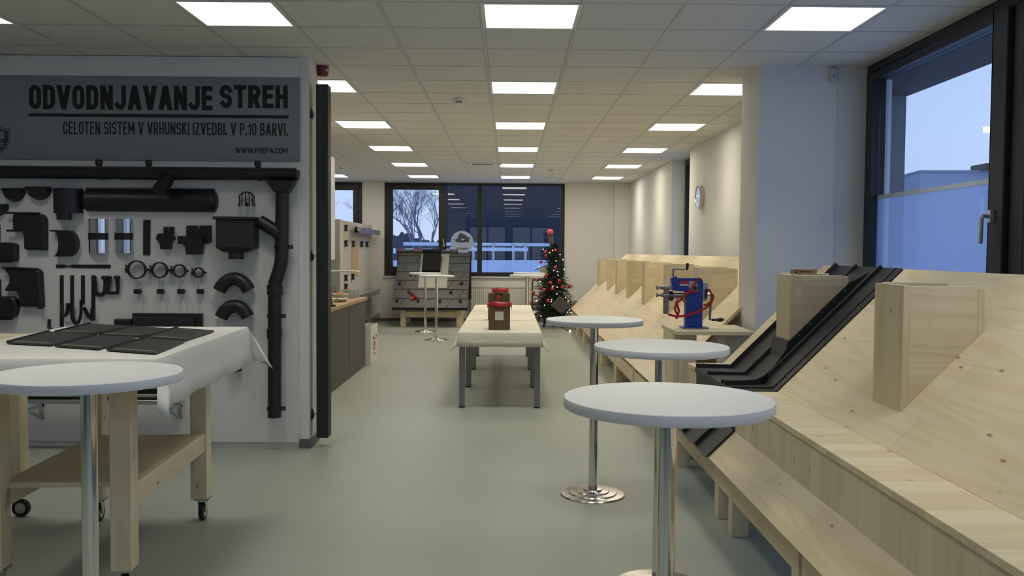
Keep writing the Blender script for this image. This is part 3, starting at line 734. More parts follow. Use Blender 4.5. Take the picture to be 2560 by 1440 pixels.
# dark square post on the partition end
t = thing('dark_post', 'tall dark grey square post held off the partition end by brackets', 'post', (-1.41, 6.86, .075))
MB().box(-1.463, -1.372, 6.80, 6.92, .075, 2.765).build('post', P('dark_post_grey', (.016, .016, .018), .5), t, bevel=.004)
for z in (2.55, 1.47, .25):
    k = MB(); k.box(-1.515, -1.463, 6.85, 6.862, z - .006, z + .006); k.build('standoff', ALU, t)
    MB().prism([(-1.513, z - .04), (-1.497, z - .035), (-1.490, z), (-1.507, z + .045)], 'y', 6.83, 6.88).build('hinge', BLACK, t, bevel=.003)
# red siren, detectors, ac outlet
t = thing('fire_siren', 'dark red round fire alarm siren under the ceiling beside the partition', 'siren', (-1.475, 7.10, CE - .10))
MB().lathe([(.03, -.082), (.042, -.078), (.048, -.06), (.048, -.005), (.050, -.0)], (-1.475, 7.10, CE), 28).build('body', P('siren_red', (.16, .008, .008), .35), t, True)
MB().box(-1.440, -1.428, 7.055, 7.065, CE - .05, CE - .03).build('label', P('label_white', (.7, .7, .7), .5), t)
def detector(u, v, label, r=.055):
    p = on_z(u, v, CE); t = thing('smoke_detector', label, 'smoke detector', (p.x, p.y, CE - .05))
    MB().lathe([(r * .55, -.052), (r * .8, -.045), (r * .85, -.03), (r, -.022), (r, 0)], (p.x, p.y, CE), 24).build('housing', WALL, t, True)
    for k in range(3):
        MB().box(p.x - .03 + k * .022, p.x - .014 + k * .022, p.y - r * .86, p.y - r * .7, CE - .042, CE - .034).build('vent_slot', BLACK, t)
detector(1148, 247, 'white round smoke detector on the ceiling near the central light row', .062)
detector(855, 417, 'white smoke detector on the ceiling over the counter area')
detector(1378, 422, 'white smoke detector on the ceiling in front of the far window')
p = on_z(1207, 409, CE)
t = thing('air_outlet', 'slim white ceiling air outlet with dark slot', 'air outlet', (p.x, p.y, CE - .02))
MB().box(p.x - .32, p.x + .32, p.y - .13, p.y + .13, CE - .012, CE - .002).build('frame', WALL, t)
MB().box(p.x - .17, p.x + .17, p.y - .05, p.y + .05, CE - .016, CE - .011).build('slot', P('slot_grey', (.05, .05, .05), .6), t)
for q in (-.24, .26): MB().box(p.x + q - .008, p.x + q + .008, p.y - .05, p.y + .05, CE - .015, CE - .011).build('louvre', P('slot_grey', (.05, .05, .05), .6), t)
# motion sensor on the column
t = thing('motion_sensor', 'small white motion sensor high on the white column', 'motion sensor', (2.49, 6.94, 2.83))
MB().box(2.455, 2.52, 6.90, 6.94, 2.83, 2.945).build('housing', P('sensor_white', (.55, .55, .55), .4), t, bevel=.012)
MB().box(2.480, 2.495, 6.897, 6.90, 2.875, 2.88).build('lens', BLACK, t)
# wall clock
t = thing('wall_clock', 'round steel framed wall clock on the right-hand white wall', 'clock', (XR, 11.85, 2.10))
MB().lathe([(.155, -.06), (.16, -.055), (.16, 0), (.14, 0), (.14, -.05), (.155, -.06)], (XR, 11.85, 2.247), 36, 'x', close=False).build('rim', BRUSH, t, True)
MB().lathe([(.142, -.052), (.142, -.048)], (XR, 11.85, 2.247), 36, 'x').build('glass_face', P('clock_face', (.55, .60, .66), .02, coat=1.0), t)

# ================================================================== BAR TABLES
def bar_table():
    t = thing('bar_table', '', 'bar table', (0, 0, 0))
    MB().lathe([(.298, 1.100), (.300, 1.098), (.300, 1.072), (.296, 1.068)], n=64).build('table_top', WHITE, t, True)
    MB().lathe([(.3005, 1.096), (.3012, 1.095), (.3012, 1.073), (.3005, 1.072)], n=64, close=False).build('edge_band', EDGE, t, True)
    MB().lathe([(.026, .012), (.026, 1.062)], n=28).build('pole', CHROME, t, True)
    MB().lathe([(.09, 1.060), (.09, 1.068)], n=24).build('top_plate', ANTH, t, True)
    MB().lathe([(.198, 0), (.2, .003), (.196, .009), (.150, .012), (.146, .018), (.103, .021), (.098, .027), (.060, .030), (.055, .038), (.027, .040), (.027, .06)], n=64, close=False).build('base', BRUSH, t, True)
    return t
bt = bar_table(); bt.location = (.463, 2.566, 0); bt['label'] = 'round white bar table close to the step of the timber roof models'
for loc, lab in (((.688, 4.0, 0), 'round white bar table standing in front of the black metal roofing strip'),
                 ((.536, 5.53, 0), 'round white bar table whose whole ringed steel foot shows on the open floor'),
                 ((-1.412, 3.0, 0), 'round white bar table in front of the cloth covered workbench'),
                 ((-1.215, 15.11, 0), 'round white bar table in front of the slate roof stand, nearer to the long table'),
                 ((-1.549, 16.66, 0), 'round white bar table in front of the slate roof stand, nearer to the stand'),
                 ((.322, 15.75, 0), 'round white bar table beside the Christmas tree, the nearer to the long table'),
                 ((.398, 17.2, 0), 'round white bar table beside the Christmas tree, closest to the radiator')):
    dup(bt, loc, lab, 'white bar tables')
bt['group'] = 'white bar tables'

# ================================================================== TIMBER ROOF MODELS
def board(name, pts, y0, y1, mat, parent, th=.027):
    """plate following a segment in XZ: pts=(xa,za,xb,zb); thickness goes below/behind"""
    xa, za, xb, zb = pts; dx, dz = xb - xa, zb - za; l = math.hypot(dx, dz); nx, nz = -dz / l * th, dx / l * th
    return MB().prism([(xa, za), (xb, zb), (xb - nx, zb - nz), (xa - nx, za - nz)], 'y', y0, y1).build(name, mat, parent, bevel=.0015)
def slope_z(x): return .718 + (x - 1.561)
def chimney(parent, x0, x1, y0, y1, zt, lab=None):
    """open-topped boarded chimney standing on the 45 degree slope"""
    th = .028
    c = MB().prism([(x0, slope_z(x0)), (x0 + th, slope_z(x0 + th)), (x0 + th, zt), (x0, zt)], 'y', y0, y1).build('chimney_box', WZ, parent, bevel=.0015)
    MB().prism([(x0 + th, slope_z(x0 + th)), (x1 - th, slope_z(x1 - th)), (x1 - th, zt - .004), (x0 + th, zt - .004)], 'y', y0 + .002, y0 + th).build('front_board', WX, c, bevel=.0015)
    MB().prism([(x0 + th, slope_z(x0 + th)), (x1 - th, slope_z(x1 - th)), (x1 - th, zt + .004), (x0 + th, zt + .004)], 'y', y1 - th, y1).build('back_board', WX, c, bevel=.0015)
    MB().prism([(x1 - th, slope_z(x1 - th)), (x1, slope_z(x1)), (x1, zt - .01), (x1 - th, zt - .01)], 'y', y0, y1).build('side_board', WZ, c, bevel=.0015)
    for zz in (.2, .6, .9):
        for yy in (.12, .88):
            pass
    return c
def roof_a(y0, y1, legs, boxes, label):
    t = thing('timber_roof_model', label, 'roof model', (1.6, (y0 + y1) / 2, 0), 'timber roof models')
    a, b = y0 + .0004, y1 - .0004
    board('lower_slope', (1.165, .33, 1.320, .485), a, b, WY, t)
    MB().box(1.318, 1.345, a, b, .468, .690).build('riser', WZ, t, bevel=.0015)
    MB().box(1.308, 1.575, a, b, .690, .717).build('ledge', WX, t, bevel=.0015)
    board('upper_slope', (1.561, .718, 2.275, 1.432), a, b, WY, t)
    for y in legs:
        MB().box(1.203, 1.292, y, y + .088, 0, .322).build('leg', WZ, t, bevel=.002)
        MB().box(2.12, 2.208, y, y + .088, 0, 1.27).build('back_leg', WZ, t, bevel=.002)
        MB().box(1.292, 2.12, y + .02, y + .065, .10, .19).build('cross_beam', WX, t, bevel=.002)
    ls = sorted(legs)
    for p, q in zip(ls, ls[1:]):
        MB().box(1.2045, 1.246, p + .088, q, .19, .315).build('front_rail', WY, t, bevel=.002)
        MB().box(2.15, 2.19, p + .088, q, .85, .97).build('back_rail', WY, t, bevel=.002)
    for q in boxes: chimney(t, *q)
    return t
ra = roof_a(3.62, 6.45, (3.63, 4.71, 5.03, 6.27), [(1.685, 2.035, 3.80, 4.10, 1.385), (1.745, 2.10, 5.52, 5.80, 1.385)],
            'stepped timber roof model with black metal strip and two boarded chimneys beside the big window')
roof_a(.9, 3.62, (1.0, 2.25, 3.50), [], 'stepped timber roof model without chimneys next to the one with the black strip')

# black standing seam sheet lying on the roof model
prof = [(1.150, .335), (1.312, .497), (1.312, .712), (1.300, .722), (1.548, .722), (2.258, 1.432), (2.275, 1.440)]
def offs(p, d):
    out = []
    for k, (x, z) in enumerate(p):
        a = p[max(k - 1, 0)]; b = p[min(k + 1, len(p) - 1)]; dx, dz = b[0] - a[0], b[1] - a[1]; l = math.hypot(dx, dz) or 1
        out.append((x - dz / l * d, z + dx / l * d))
    return out
t = thing('metal_roof_strip', 'black standing-seam metal roofing strip folded over the stepped timber roof', 'metal roofing', (1.6, 5.65, .34))
base = [(1.148, .330), (1.158, .336), (1.312, .490), (1.312, .695), (1.298, .700), (1.298, .7185), (1.556, .7185), (2.27, 1.4325)]
top_ = offs(base, .006)
MB().prism(base + top_[::-1], 'y', 5.13, 6.16).build('sheet', SHEET, t, bevel=.001)
for k, (y, h) in enumerate(((5.40, .030), (5.78, .030), (6.13, .035))):
    q = offs(base, h + (.0))
    for seg in (base[1:3], base[5:8]):
        o_ = offs(seg, h)
        MB().prism(list(seg) + o_[::-1], 'y', y, y + .012).build('standing_seam', SHEET, t, bevel=.002)
MB().prism([(1.28, .7185), (1.56, .7185), (2.27, 1.4285), (2.26, 1.4385), (1.555, .734), (1.28, .734)], 'y', 5.205, 5.212).build('fold_line', SHEET, t)
# flashing collar round the chimney
bx0, bx1, by0, by1 = 1.745, 2.10, 5.52, 5.80
def zc_(x, h): return slope_z(x) + h
c = MB()
c.prism([(bx0 - .03, zc_(bx0 - .03, .0)), (bx1 + .05, zc_(bx1 + .05, .0)), (bx1 + .02, zc_(bx1 + .02, .075)), (bx0, zc_(bx0, .075))], 'y', by0 - .012, by0)
c.prism([(bx0 - .03, zc_(bx0 - .03, .0)), (bx1 + .05, zc_(bx1 + .05, .0)), (bx1 + .02, zc_(bx1 + .02, .075)), (bx0, zc_(bx0, .075))], 'y', by1, by1 + .012)
c.prism([(bx0 - .06, zc_(bx0 - .06, 0)), (bx0, slope_z(bx0)), (bx0, zc_(bx0, .075)), (bx0 - .012, zc_(bx0 - .012, .085))], 'y', by0 - .012, by1 + .012)
c.build('chimney_flashing', SHEET, t)
m = MB(); n_ = 10; pth = [(1.30, .752), (1.42, .752), (1.50, .755), (1.56, .775), (1.62, .825), (1.69, .90), (1.75, .97)]
bot = [(1.30, .722), (1.42, .722), (1.50, .722), (1.56, .726), (1.62, .785), (1.69, .855), (1.75, .92)]
for (p, q), (r_, s_) in zip(zip(pth, pth[1:]), zip(bot, bot[1:])):
    i = (p[0] - 1.30) / .45; j = (q[0] - 1.30) / .45
    ya_, yb_ = 5.33 + .18 * i * i, 5.33 + .18 * j * j
    m.hexa([(r_[0], ya_, r_[1]), (s_[0], yb_, s_[1]), (s_[0], yb_ + .012, s_[1]), (r_[0], ya_ + .012, r_[1]), (p[0], ya_, p[1]), (q[0], yb_, q[1]), (q[0], yb_ + .012, q[1]), (p[0], ya_ + .012, p[1])])
m.build('curved_upstand', SHEET, t, True)
# cushion shaped saddle behind the chimney
cs = MB(); N = 8
for k in range(N):
    a0, a1 = pi * k / N, pi * (k + 1) / N
    x_ = lambda a: bx1 + .03
    cs.hexa([(2.12, by0 + .0 + .28 * k / N, slope_z(2.12)), (2.12, by0 + .28 * (k + 1) / N, slope_z(2.12)), (2.24, by0 + .28 * (k + 1) / N, slope_z(2.24) - .002), (2.24, by0 + .28 * k / N, slope_z(2.24) - .002),
             (2.115, by0 + .28 * k / N, slope_z(2.12) + .012 + .05 * abs(math.cos(a0))), (2.115, by0 + .28 * (k + 1) / N, slope_z(2.12) + .012 + .05 * abs(math.cos(a1))), (2.24, by0 + .28 * (k + 1) / N, slope_z(2.24) + .012), (2.24, by0 + .28 * k / N, slope_z(2.24) + .012)])
cs.build('saddle', SHEET, t, True)
for k in range(5):
    x_ = 1.80 + .07 * k
    MB().lathe([(.005, by0 - .015), (.005, by0 - .012)], (x_, 0, zc_(x_, .055)), 8, 'y').build('rivet', ALU, t)

# folding ruler on the chimney
RUL = P('ruler_wood', (.42, .29, .15), .5)
t = thing('folding_ruler', 'folded wooden ruler with black printed web address lying on a chimney', 'ruler', (1.83, 5.60, 1.386))
for k in range(4): MB().box(1.752, 1.912, 5.535 + k * .0042, 5.5385 + k * .0042, 1.386, 1.420).build('ruler_blade', RUL, t, bevel=.0008)
lettering('ruler_print', 'WWW.PREFA.COM', lambda a, b, tt: Vector((1.802 + .082 * a, 5.5348 - .0004 * tt, 1.397 + .013 * b)), INK, t, .19)
MB().lathe([(.010, 5.5345), (.010, 5.5349)], (1.782, 0, 1.4035), 20, 'y').build('ruler_emblem', INK, t)
MB().prism([(1.777, 1.4005), (1.787, 1.4000), (1.788, 1.4045), (1.784, 1.4085), (1.779, 1.4065)], 'y', 5.5340, 5.5345).build('ruler_emblem_mark', RUL, t)

# row of plain 45 degree roof models with one chimney each
def roof_b():
    L = 1.5
    t = thing('pitched_roof_model', '', 'roof model', (1.75, 0, 0))
    a, b = .002, L - .002
    board('slope_plate', (1.232, .389, 2.32, 1.477 - .05 + .0), a, b, WOOD('y', (1.0, 1.0, 1.0)), t)
    return t
LB = 1.448; y_ = 7.35
LABS = ['plain pitched timber roof model with one chimney directly behind the blue machine stand', 'plain pitched timber roof model with one chimney, second behind the blue machine',
        'plain pitched timber roof model with one chimney, mid-row along the wall', 'plain pitched timber roof model with one chimney, mid-row along the wall', 'plain pitched timber roof model with one chimney, mid-row along the wall',
        'plain pitched timber roof model with one chimney, next to last before the Christmas tree', 'plain pitched timber roof model with one chimney at the row end by the Christmas tree']
CH = [8.02, 9.55, 11.12, 12.65, 13.95, 15.2, 16.85]
EDG = [7.35, 8.85, 10.40, 11.95, 13.42, 14.8, 16.2, 17.6]
def z45(x): return .718 + (x - 1.561)
for k in range(7):
    a, b = EDG[k] + .002, EDG[k + 1] - .002
    t = thing('pitched_roof_model', LABS[k], 'roof model', (1.75, (a + b) / 2, 0), 'plain pitched timber roof models along the wall')
    board('slope_plate', (1.232, z45(1.232), 2.32, z45(2.32)), a, b, WY, t)
    for yy in (a + .03, b - .12):
        MB().box(1.25, 1.34, yy, yy + .09, 0, .36).build('leg', WZ, t, bevel=.002)
        MB().box(2.15, 2.24, yy, yy + .09, 0, 1.26).build('back_leg', WZ, t, bevel=.002)
        MB().prism([(1.34, .22), (1.34, .36), (2.15, 1.17), (2.15, 1.03)], 'y', yy + .02, yy + .07).build('rafter', WX, t)
    MB().box(1.251, 1.29, a + .12, b - .12, .20, .34).build('front_rail', WY, t, bevel=.002)
    MB().box(2.18, 2.22, a + .12, b - .12, .80, .92).build('back_rail', WY, t, bevel=.002)
    chimney(t, 1.70, 2.06, CH[k], CH[k] + .26, 1.385)

# ================================================================== MACHINE STAND + BLUE MACHINE
PLY = WOOD('x', (.93, .93, .90), 'birch_ply', .3)
t = thing('machine_stand', 'plywood stand with board top carrying the blue hand machine', 'stand', (1.5, 7.0, 0))
MB().box(1.262, 1.86, 6.70, 7.33, .895, .925).build('top_board', PLY, t, bevel=.002)
MB().box(1.265, 1.30, 6.80, 7.26, 0, .895).build('side_panel', WZ, t, bevel=.002)
MB().box(1.30, 1.34, 6.79, 6.84, 0, .895).build('upright', WZ, t, bevel=.002)
MB().box(1.34, 1.44, 6.80, 6.825, 0, .895).build('front_panel', WZ, t, bevel=.002)
MB().box(1.60, 1.66, 6.79, 6.85, 0, .895).build('upright', WZ, t, bevel=.002)
MB().box(1.66, 1.84, 6.80, 6.825, 0, .895).build('front_panel', WZ, t, bevel=.002)
MB().box(1.80, 1.835, 6.83, 7.26, 0, .895).build('side_panel', WZ, t, bevel=.002)
single(MB().box(1.256, 1.86, 6.56, 6.60, 0.004, .30).build('white_panel', WHITE, bevel=.003), 'low white panel standing on the floor in front of the machine stand', 'panel')

BLUE = P('machine_blue', (.012, .045, .30), .35, noise=.1, nscale=20)
STEEL = P('machine_steel', (.25, .25, .25), .35, .9)
BLK = P('machine_black', (.012, .012, .012), .4)
yM = 7.0
def mp(u, v, y=yM): p = on_y(u, v, y); return p.x, p.z
t = thing('bead_roller', 'blue hand cranked sheet metal rolling machine tied with red ribbon', 'machine', (1.42, yM, .925))
def mbx(name, u0, u1, v0, v1, d0, d1, mat, bev=.003, par=None):
    x0, z1 = mp(u0, v0); x1, z0 = mp(u1, v1)
    return MB().box(x0, x1, yM + d0, yM + d1, z0, z1).build(name, mat, par or t, bevel=bev)
x0, _ = mp(1702, 812); x1, _ = mp(1768, 812)
MB().box(x0, x1, yM - .07, yM + .09, .925, .934).build('base_plate', BLUE, t, bevel=.002)
x0, z1 = mp(1713, 727); x1, _ = mp(1755, 727)
MB().box(x0, x1, yM - .035, yM + .045, .934, z1).build('column', BLUE, t, bevel=.003)
q = [mp(*p) for p in ((1677, 694), (1690, 690), (1691, 695), (1750, 695), (1755, 700), (1755, 729), (1712, 729), (1680, 726))]
MB().prism(q, 'y', yM - .035, yM + .045).build('head', BLUE, t, bevel=.003)
lab_ = mbx('red_label', 1697, 1719, 702, 709.5, -.0365, -.035, P('label_red', (.45, .03, .02), .4), 0)
mbx('white_label', 1697, 1719, 710, 714, -.0365, -.035, P('label_white2', (.6, .6, .65), .4), 0)
pl = mbx('type_plate', 1720, 1741, 702, 726, -.0365, -.035, P('plate_grey', (.38, .40, .43), .3), 0)
mbx('plate_mark', 1731, 1739.5, 715, 725, -.038, -.0365, BLK, 0, pl)
for v in (719, 737.5):
    x0, z = mp(1641, v); x1, _ = mp(1676, v)
    MB().lathe([(.018, x0), (.018, x0 + .010), (.009, x0 + .012), (.009, x0 + .032), (.016, x0 + .034), (.016, x1)], (0, yM - .0, z), 18, 'x').build('shaft', STEEL, t, True)
x0, z = mp(1672, 739); x1, _ = mp(1715, 739)
MB().lathe([(.021, x0), (.021, x1)], (0, yM, z), 18, 'x').build('lower_arm', STEEL, t, True)
q = [mp(*p) for p in ((1673, 728), (1681, 728), (1684, 735), (1683, 750), (1676, 753), (1672, 748))]
MB().prism(q, 'y', yM - .02, yM + .02).build('bracket', BLK, t, bevel=.003)
mbx('guide_plate', 1660, 1671, 723, 785, -.006, .03, STEEL)
x0, z0 = mp(1683, 692); _, z1 = mp(1683, 673)
MB().tube([(x0, yM, z0), (x0, yM, z1), (x0 + .004, yM, z1 + .004), (x0 + .10, yM - .01, z1 + .002)], .008, 8).build('top_crank', STEEL, t, True)
x1, zz = mp(1717, 674)
MB().tube([(x1, yM - .01, zz - .004), (x1, yM - .01, zz + .008), (x1 + .004, yM - .01, zz + .05)], [.006, .011, .012], 10).build('top_crank_grip', BLK, t, True)
mbx('gear_cover', 1755.5, 1767, 706, 752, -.03, .03, P('cover_grey', (.36, .38, .37), .5))
x0, z = mp(1767, 737); x1, _ = mp(1781, 737)
MB().lathe([(.018, x0), (.018, x1), (.014, x1 + .004)], (0, yM, z), 18, 'x').build('drive_shaft', CHROME, t, True)
a, z0 = mp(1777, 738); b_, z1 = mp(1773, 800)
MB().tube([(a, yM - .02, z0), (b_, yM - .02, z1)], .009, 8).build('crank_arm', STEEL, t, True)
hx0, _ = mp(1777, 800)
MB().lathe([(.008, hx0), (.012, hx0 + .02), (.009, hx0 + .03), (.017, hx0 + .06), (.018, hx0 + .075), (.006, hx0 + .10)], (0, yM - .02, z1 + .004), 16, 'x').build('crank_grip', BLK, t, True)
q = [mp(*p) for p in ((1760, 722), (1768, 721), (1764, 744), (1759, 746))]
MB().prism(q, 'y', yM - .045, yM - .03).build('clamp_lever', BLK, t, bevel=.002)
RIB = P('red_ribbon', (.42, .012, .012), .3)
rib = thing('red_ribbon', 'shiny red ribbon wound around the blue machine', 'ribbon', (1.40, yM - .06, .94))
def ribbon(pix, d, wd=.009):
    p = [(*mp(u, v),) for u, v in pix]
    MB().tube([(a, yM - d, b) for a, b in p], wd, 4, flat=(.25, 1)).build('ribbon_strand', RIB, rib, True)
ribbon([(1745, 694), (1726, 719), (1704, 745), (1686, 757)], .05)
ribbon([(1744, 727), (1725, 731), (1705, 735)], .046, .006)
ribbon([(1667, 785), (1690, 790), (1710, 788), (1740, 778), (1762, 768), (1776, 752), (1779, 740), (1767, 722)], .06)
ribbon([(1755, 763), (1766, 759), (1777, 750)], .055)
ribbon([(1687, 757), (1684, 772), (1690, 785)], .055)
ribbon([(1688, 757), (1694, 775), (1691, 788), (1687, 796)], .058)
ribbon([(1692, 742), (1686, 757), (1700, 745), (1711, 757)], .052, .007)

# ================================================================== WORKBENCH CART WITH CLOTH
t = thing('workbench_cart', 'spruce workbench on castors with a lower plywood shelf under a white cloth', 'workbench', (-1.95, 4.4, 0))
CB = Vector((-1.95, 4.39, 0)); ca = .055
def cw(x, y, z): return (CB.x + x * math.cos(ca) - y * math.sin(ca), CB.y + x * math.sin(ca) + y * math.cos(ca), z)
RUB = P('black_rubber', (.01, .01, .01), .6); ZINC = P('zinc', (.5, .5, .5), .3, 1.0)
for lx, ly in ((.212, -.60), (.222, .515), (-.345, -.575), (-.345, .515)):
    lg = MB(cw).box(lx, lx + .09, ly, ly + .09, .125, 1.01).build('leg', WZ, t, bevel=.003)
    cx, cy = lx + .055, ly + .045
    k = MB(cw); k.box(cx - .04, cx + .04, cy - .04, cy + .04, .117, .125); k.prism([(cy - .03, .117), (cy + .03, .117), (cy + .012, .045), (cy - .012, .045)], 'x', cx - .021, cx - .017); k.prism([(cy - .03, .117), (cy + .03, .117), (cy + .012, .045), (cy - .012, .045)], 'x', cx + .017, cx + .021)
    k.build('castor_fork', ZINC, lg)
    MB(cw).lathe([(.03, -.014), (.048, -.013), (.05, -.008), (.05, .008), (.048, .013), (.03, .014)], (cx, cy, .05), 24, 'x').build('castor_wheel', RUB, lg, True)
    MB(cw).lathe([(.03, -.0145), (.03, .0145)], (cx, cy, .05), 20, 'x').build('wheel_disc', ZINC, lg, True)
MB(cw).box(-.29, .262, -.505, .51, .468, .492).build('shelf', PLY, t, bevel=.001)
MB(cw).box(.262, .302, -.508, .513, .395, .495).build('side_rail', WY, t, bevel=.002)
MB(cw).box(-.335, -.255, -.53, .515, .388, .468).build('side_rail', WY, t, bevel=.002)
MB(cw).box(-.255, .215, .52, .56, .39, .468).build('end_rail', WX, t, bevel=.002)
MB(cw).box(-.49, .49, -.82, .66, 1.01, 1.072).build('bench_top', PLY, t, bevel=.002)
# neighbouring cart leg
t = thing('second_workbench', 'plain spruce workbench on castors standing beside the cloth covered one', 'workbench', (-2.9, 5.0, 0))
lg = MB().box(-2.80, -2.715, 4.95, 5.04, .125, 1.0).build('leg', WZ, t, bevel=.003)
MB().lathe([(.03, -.014), (.048, -.013), (.05, 0), (.048, .013), (.03, .014)], (-2.74, 5.0, .05), 24, 'y').build('castor_wheel', RUB, lg, True)
MB().lathe([(.03, -.0145), (.03, .0145)], (-2.74, 5.0, .05), 20, 'y').build('wheel_disc', ZINC, lg, True)
MB().box(-3.6, -2.80, 4.98, 5.02, .40, .49).build('rail', WX, t, bevel=.002)
MB().box(-3.68, -3.6, 4.95, 5.04, 0, 1.0).build('leg', WZ, t, bevel=.003)
MB().box(-3.7, -2.66, 4.2, 5.06, 1.0, 1.03).build('bench_top', PLY, t)
MB().box(-3.68, -3.6, 4.22, 4.31, 0, 1.0).build('leg', WZ, t, bevel=.003)

def tablecloth(name, xf, a0, a1, b0, b1, z, drop, mat, label, flare=.12, ear=.5, grp=None, seed=1, b_lo=True, b_hi=True, front=1.0):
    """square cloth draped over the rectangle a0..a1 x b0..b1 at height z"""
    rnd = random.Random(seed)
    ds = [-drop, -drop * .66, -drop * .33, -.012, 0]
    def axis(lo, hi, dl=True, dh=True):
        n = max(3, int((hi - lo) / .09))
        return ([(lo, q) for q in ds[:-1]] if dl else []) + [(lo + (hi - lo) * k / n, 0) for k in range(n + 1)] + ([(hi, -q) for q in ds[:-1][::-1]] if dh else [])
    U, V = axis(a0, a1), axis(b0, b1, b_lo, b_hi); m = MB(xf); idx = {}
    for i, (u, du) in enumerate(U):
        for j, (v, dv) in enumerate(V):
            ax, ay = abs(du), abs(dv); sx = 1 if du > 0 else -1; sy = 1 if dv > 0 else -1
            if dv < 0: ay *= front
            wob = .012 * math.sin(i * 1.9 + j * 1.3 + seed)
            if ax and ay:
                lo_, hi_ = min(ax, ay), max(ax, ay)
                p = (u + sx * (flare * ax + ear * ay * .55), v + sy * (flare * ay + ear * ax * .55), z - hi_ * .98 - lo_ * .30)
            elif ax: p = (u + sx * (flare * ax + .004 + (wob * ax / drop if ax > .02 else 0)), v, z - ax * .99)
            elif ay: p = (u, v + sy * (flare * ay + .004 + (wob * ay / drop if ay > .02 else 0)), z - ay * .99)
            else: p = (u, v, z + .0008 * math.sin(i * 2.1) * math.cos(j * 1.7))
            idx[i, j] = m.add(p)
    for i in range(len(U) - 1):
        for j in range(len(V) - 1): m.f.append([idx[i, j], idx[i + 1, j], idx[i + 1, j + 1], idx[i, j + 1]])
    o = m.build(name, mat, smooth=True)
    so = o.modifiers.new('solid', 'SOLIDIFY'); so.thickness = .003; so.offset = 1
    return single(o, label, 'tablecloth', grp)
tablecloth('tablecloth', cw, -.50, .50, -.84, .675, 1.0745, .20, CLOTH, 'white cloth over the workbench with corners hanging in folds', .12, .85, front=.55)

# folders on the cloth
FOLD = P('folder_dark_grey', (.030, .031, .032), .5, bump=.1, bscale=300); SPINE = P('folder_black', (.008, .008, .009), .4); PRT = P('folder_pale_print', (.16, .145, .11), .6)
zf = 1.0785
FPX = [((9.5, 859.5), (117.5, 831), (232, 837.5), (127, 866)), ((130, 867.5), (237, 840), (346, 845.5), (247, 875.5)), ((260, 877.5), (357, 848), (467, 855), (390, 887)),
       ((131, 833), (222, 811), (325, 817.5), (228, 836)), ((240, 838.7), (329, 817.5), (437, 824), (352, 843.5)), ((359, 845.5), (439, 821.5), (540, 829), (466, 853))]
FLB = ['outer', 'middle', 'inner']
for k, q in enumerate(FPX):
    P4 = [on_z(u, v, zf) for u, v in q]
    lab = 'dark grey brochure folder, %s, in the row %s' % (('farthest from the downpipe', 'in the middle', 'closest to the downpipe')[k % 3], ('by the bar table', 'by the wall')[k // 3])
    c = sum(P4, Vector()) / 4; t = thing('brochure_folder', lab, 'folder', (c.x, c.y, zf), 'brochure folders on the cloth')
    ins = [c + (p - c) * .95 for p in P4]
    up = lambda p, h: (p.x, p.y, zf + h)
    MB().hexa([up(p, 0) for p in ins] + [up(p, .008) for p in ins]).build('cover', FOLD, t, bevel=.001)
    A, B, C_, D_ = ins  # near-left, far-left, far-right, near-right
    e1 = (D_ - A); 
    sp_ = [A, B, B + e1 * .07, A + e1 * .07]
    MB().hexa([up(p, .008) for p in sp_] + [up(p, .013) for p in sp_]).build('spine', SPINE, t)
    f_ = (B - A); st = [A + e1 * .10 + f_ * .03, A + e1 * .10 + f_ * .10, D_ - e1 * .06 + f_ * .10, D_ - e1 * .06 + f_ * .03]
    MB().hexa([up(p, .008) for p in st] + [up(p, .0088) for p in st]).build('print_strip', PRT, t)

# ================================================================== LONG TABLE ROW
GREYLEG = P('grey_table_leg', (.21, .21, .23), .4, .3)
TY = [(8.53, 9.99), (10.02, 11.46), (11.49, 12.93)]
TL = ['grey legged table under cream cloth carrying the labelled lantern', 'grey legged table under cream cloth in the middle of the row', 'grey legged table under cream cloth closest to the Christmas tree']
for k, (a, b) in enumerate(TY):
    t = thing('folding_table', TL[k], 'table', (-.08, (a + b) / 2, 0), 'tables in the long row')
    MB().box(-.470, .312, a, b, .705, .730).build('table_top', WHITE, t, bevel=.002)
    for x in (-.470, .257):
        for y in (a + .055, b - .11):
            lg = MB().box(x, x + .055, y, y + .055, .012, .705).build('leg', GREYLEG, t, bevel=.004)
            MB().box(x - .001, x + .056, y - .001, y + .056, 0, .014).build('foot_cap', RUB, lg)
    MB().box(-.41, .257, a + .06, a + .09, .64, .705).build('apron', GREYLEG, t)
    MB().box(-.41, .257, b - .09, b - .06, .64, .705).build('apron', GREYLEG, t)
ident = lambda x, y, z: (x, y, z)
tablecloth('tablecloth', ident, -.477, .319, 8.525, 10.003, .7345, .135, CREAM, 'cream cloth draped over the front table with pointed hanging corners', .10, .75, seed=3, b_hi=False)
tablecloth('tablecloth', ident, -.476, .318, 10.008, 11.473, .7345, .135, CREAM, 'cream cloth on the middle table of the long row', .10, .5, seed=4, b_lo=False, b_hi=False)
tablecloth('tablecloth', ident, -.477, .319, 11.478, 12.95, .7345, .135, CREAM, 'cream cloth on the end table of the row towards the radiator', .10, .5, seed=5, b_lo=False)
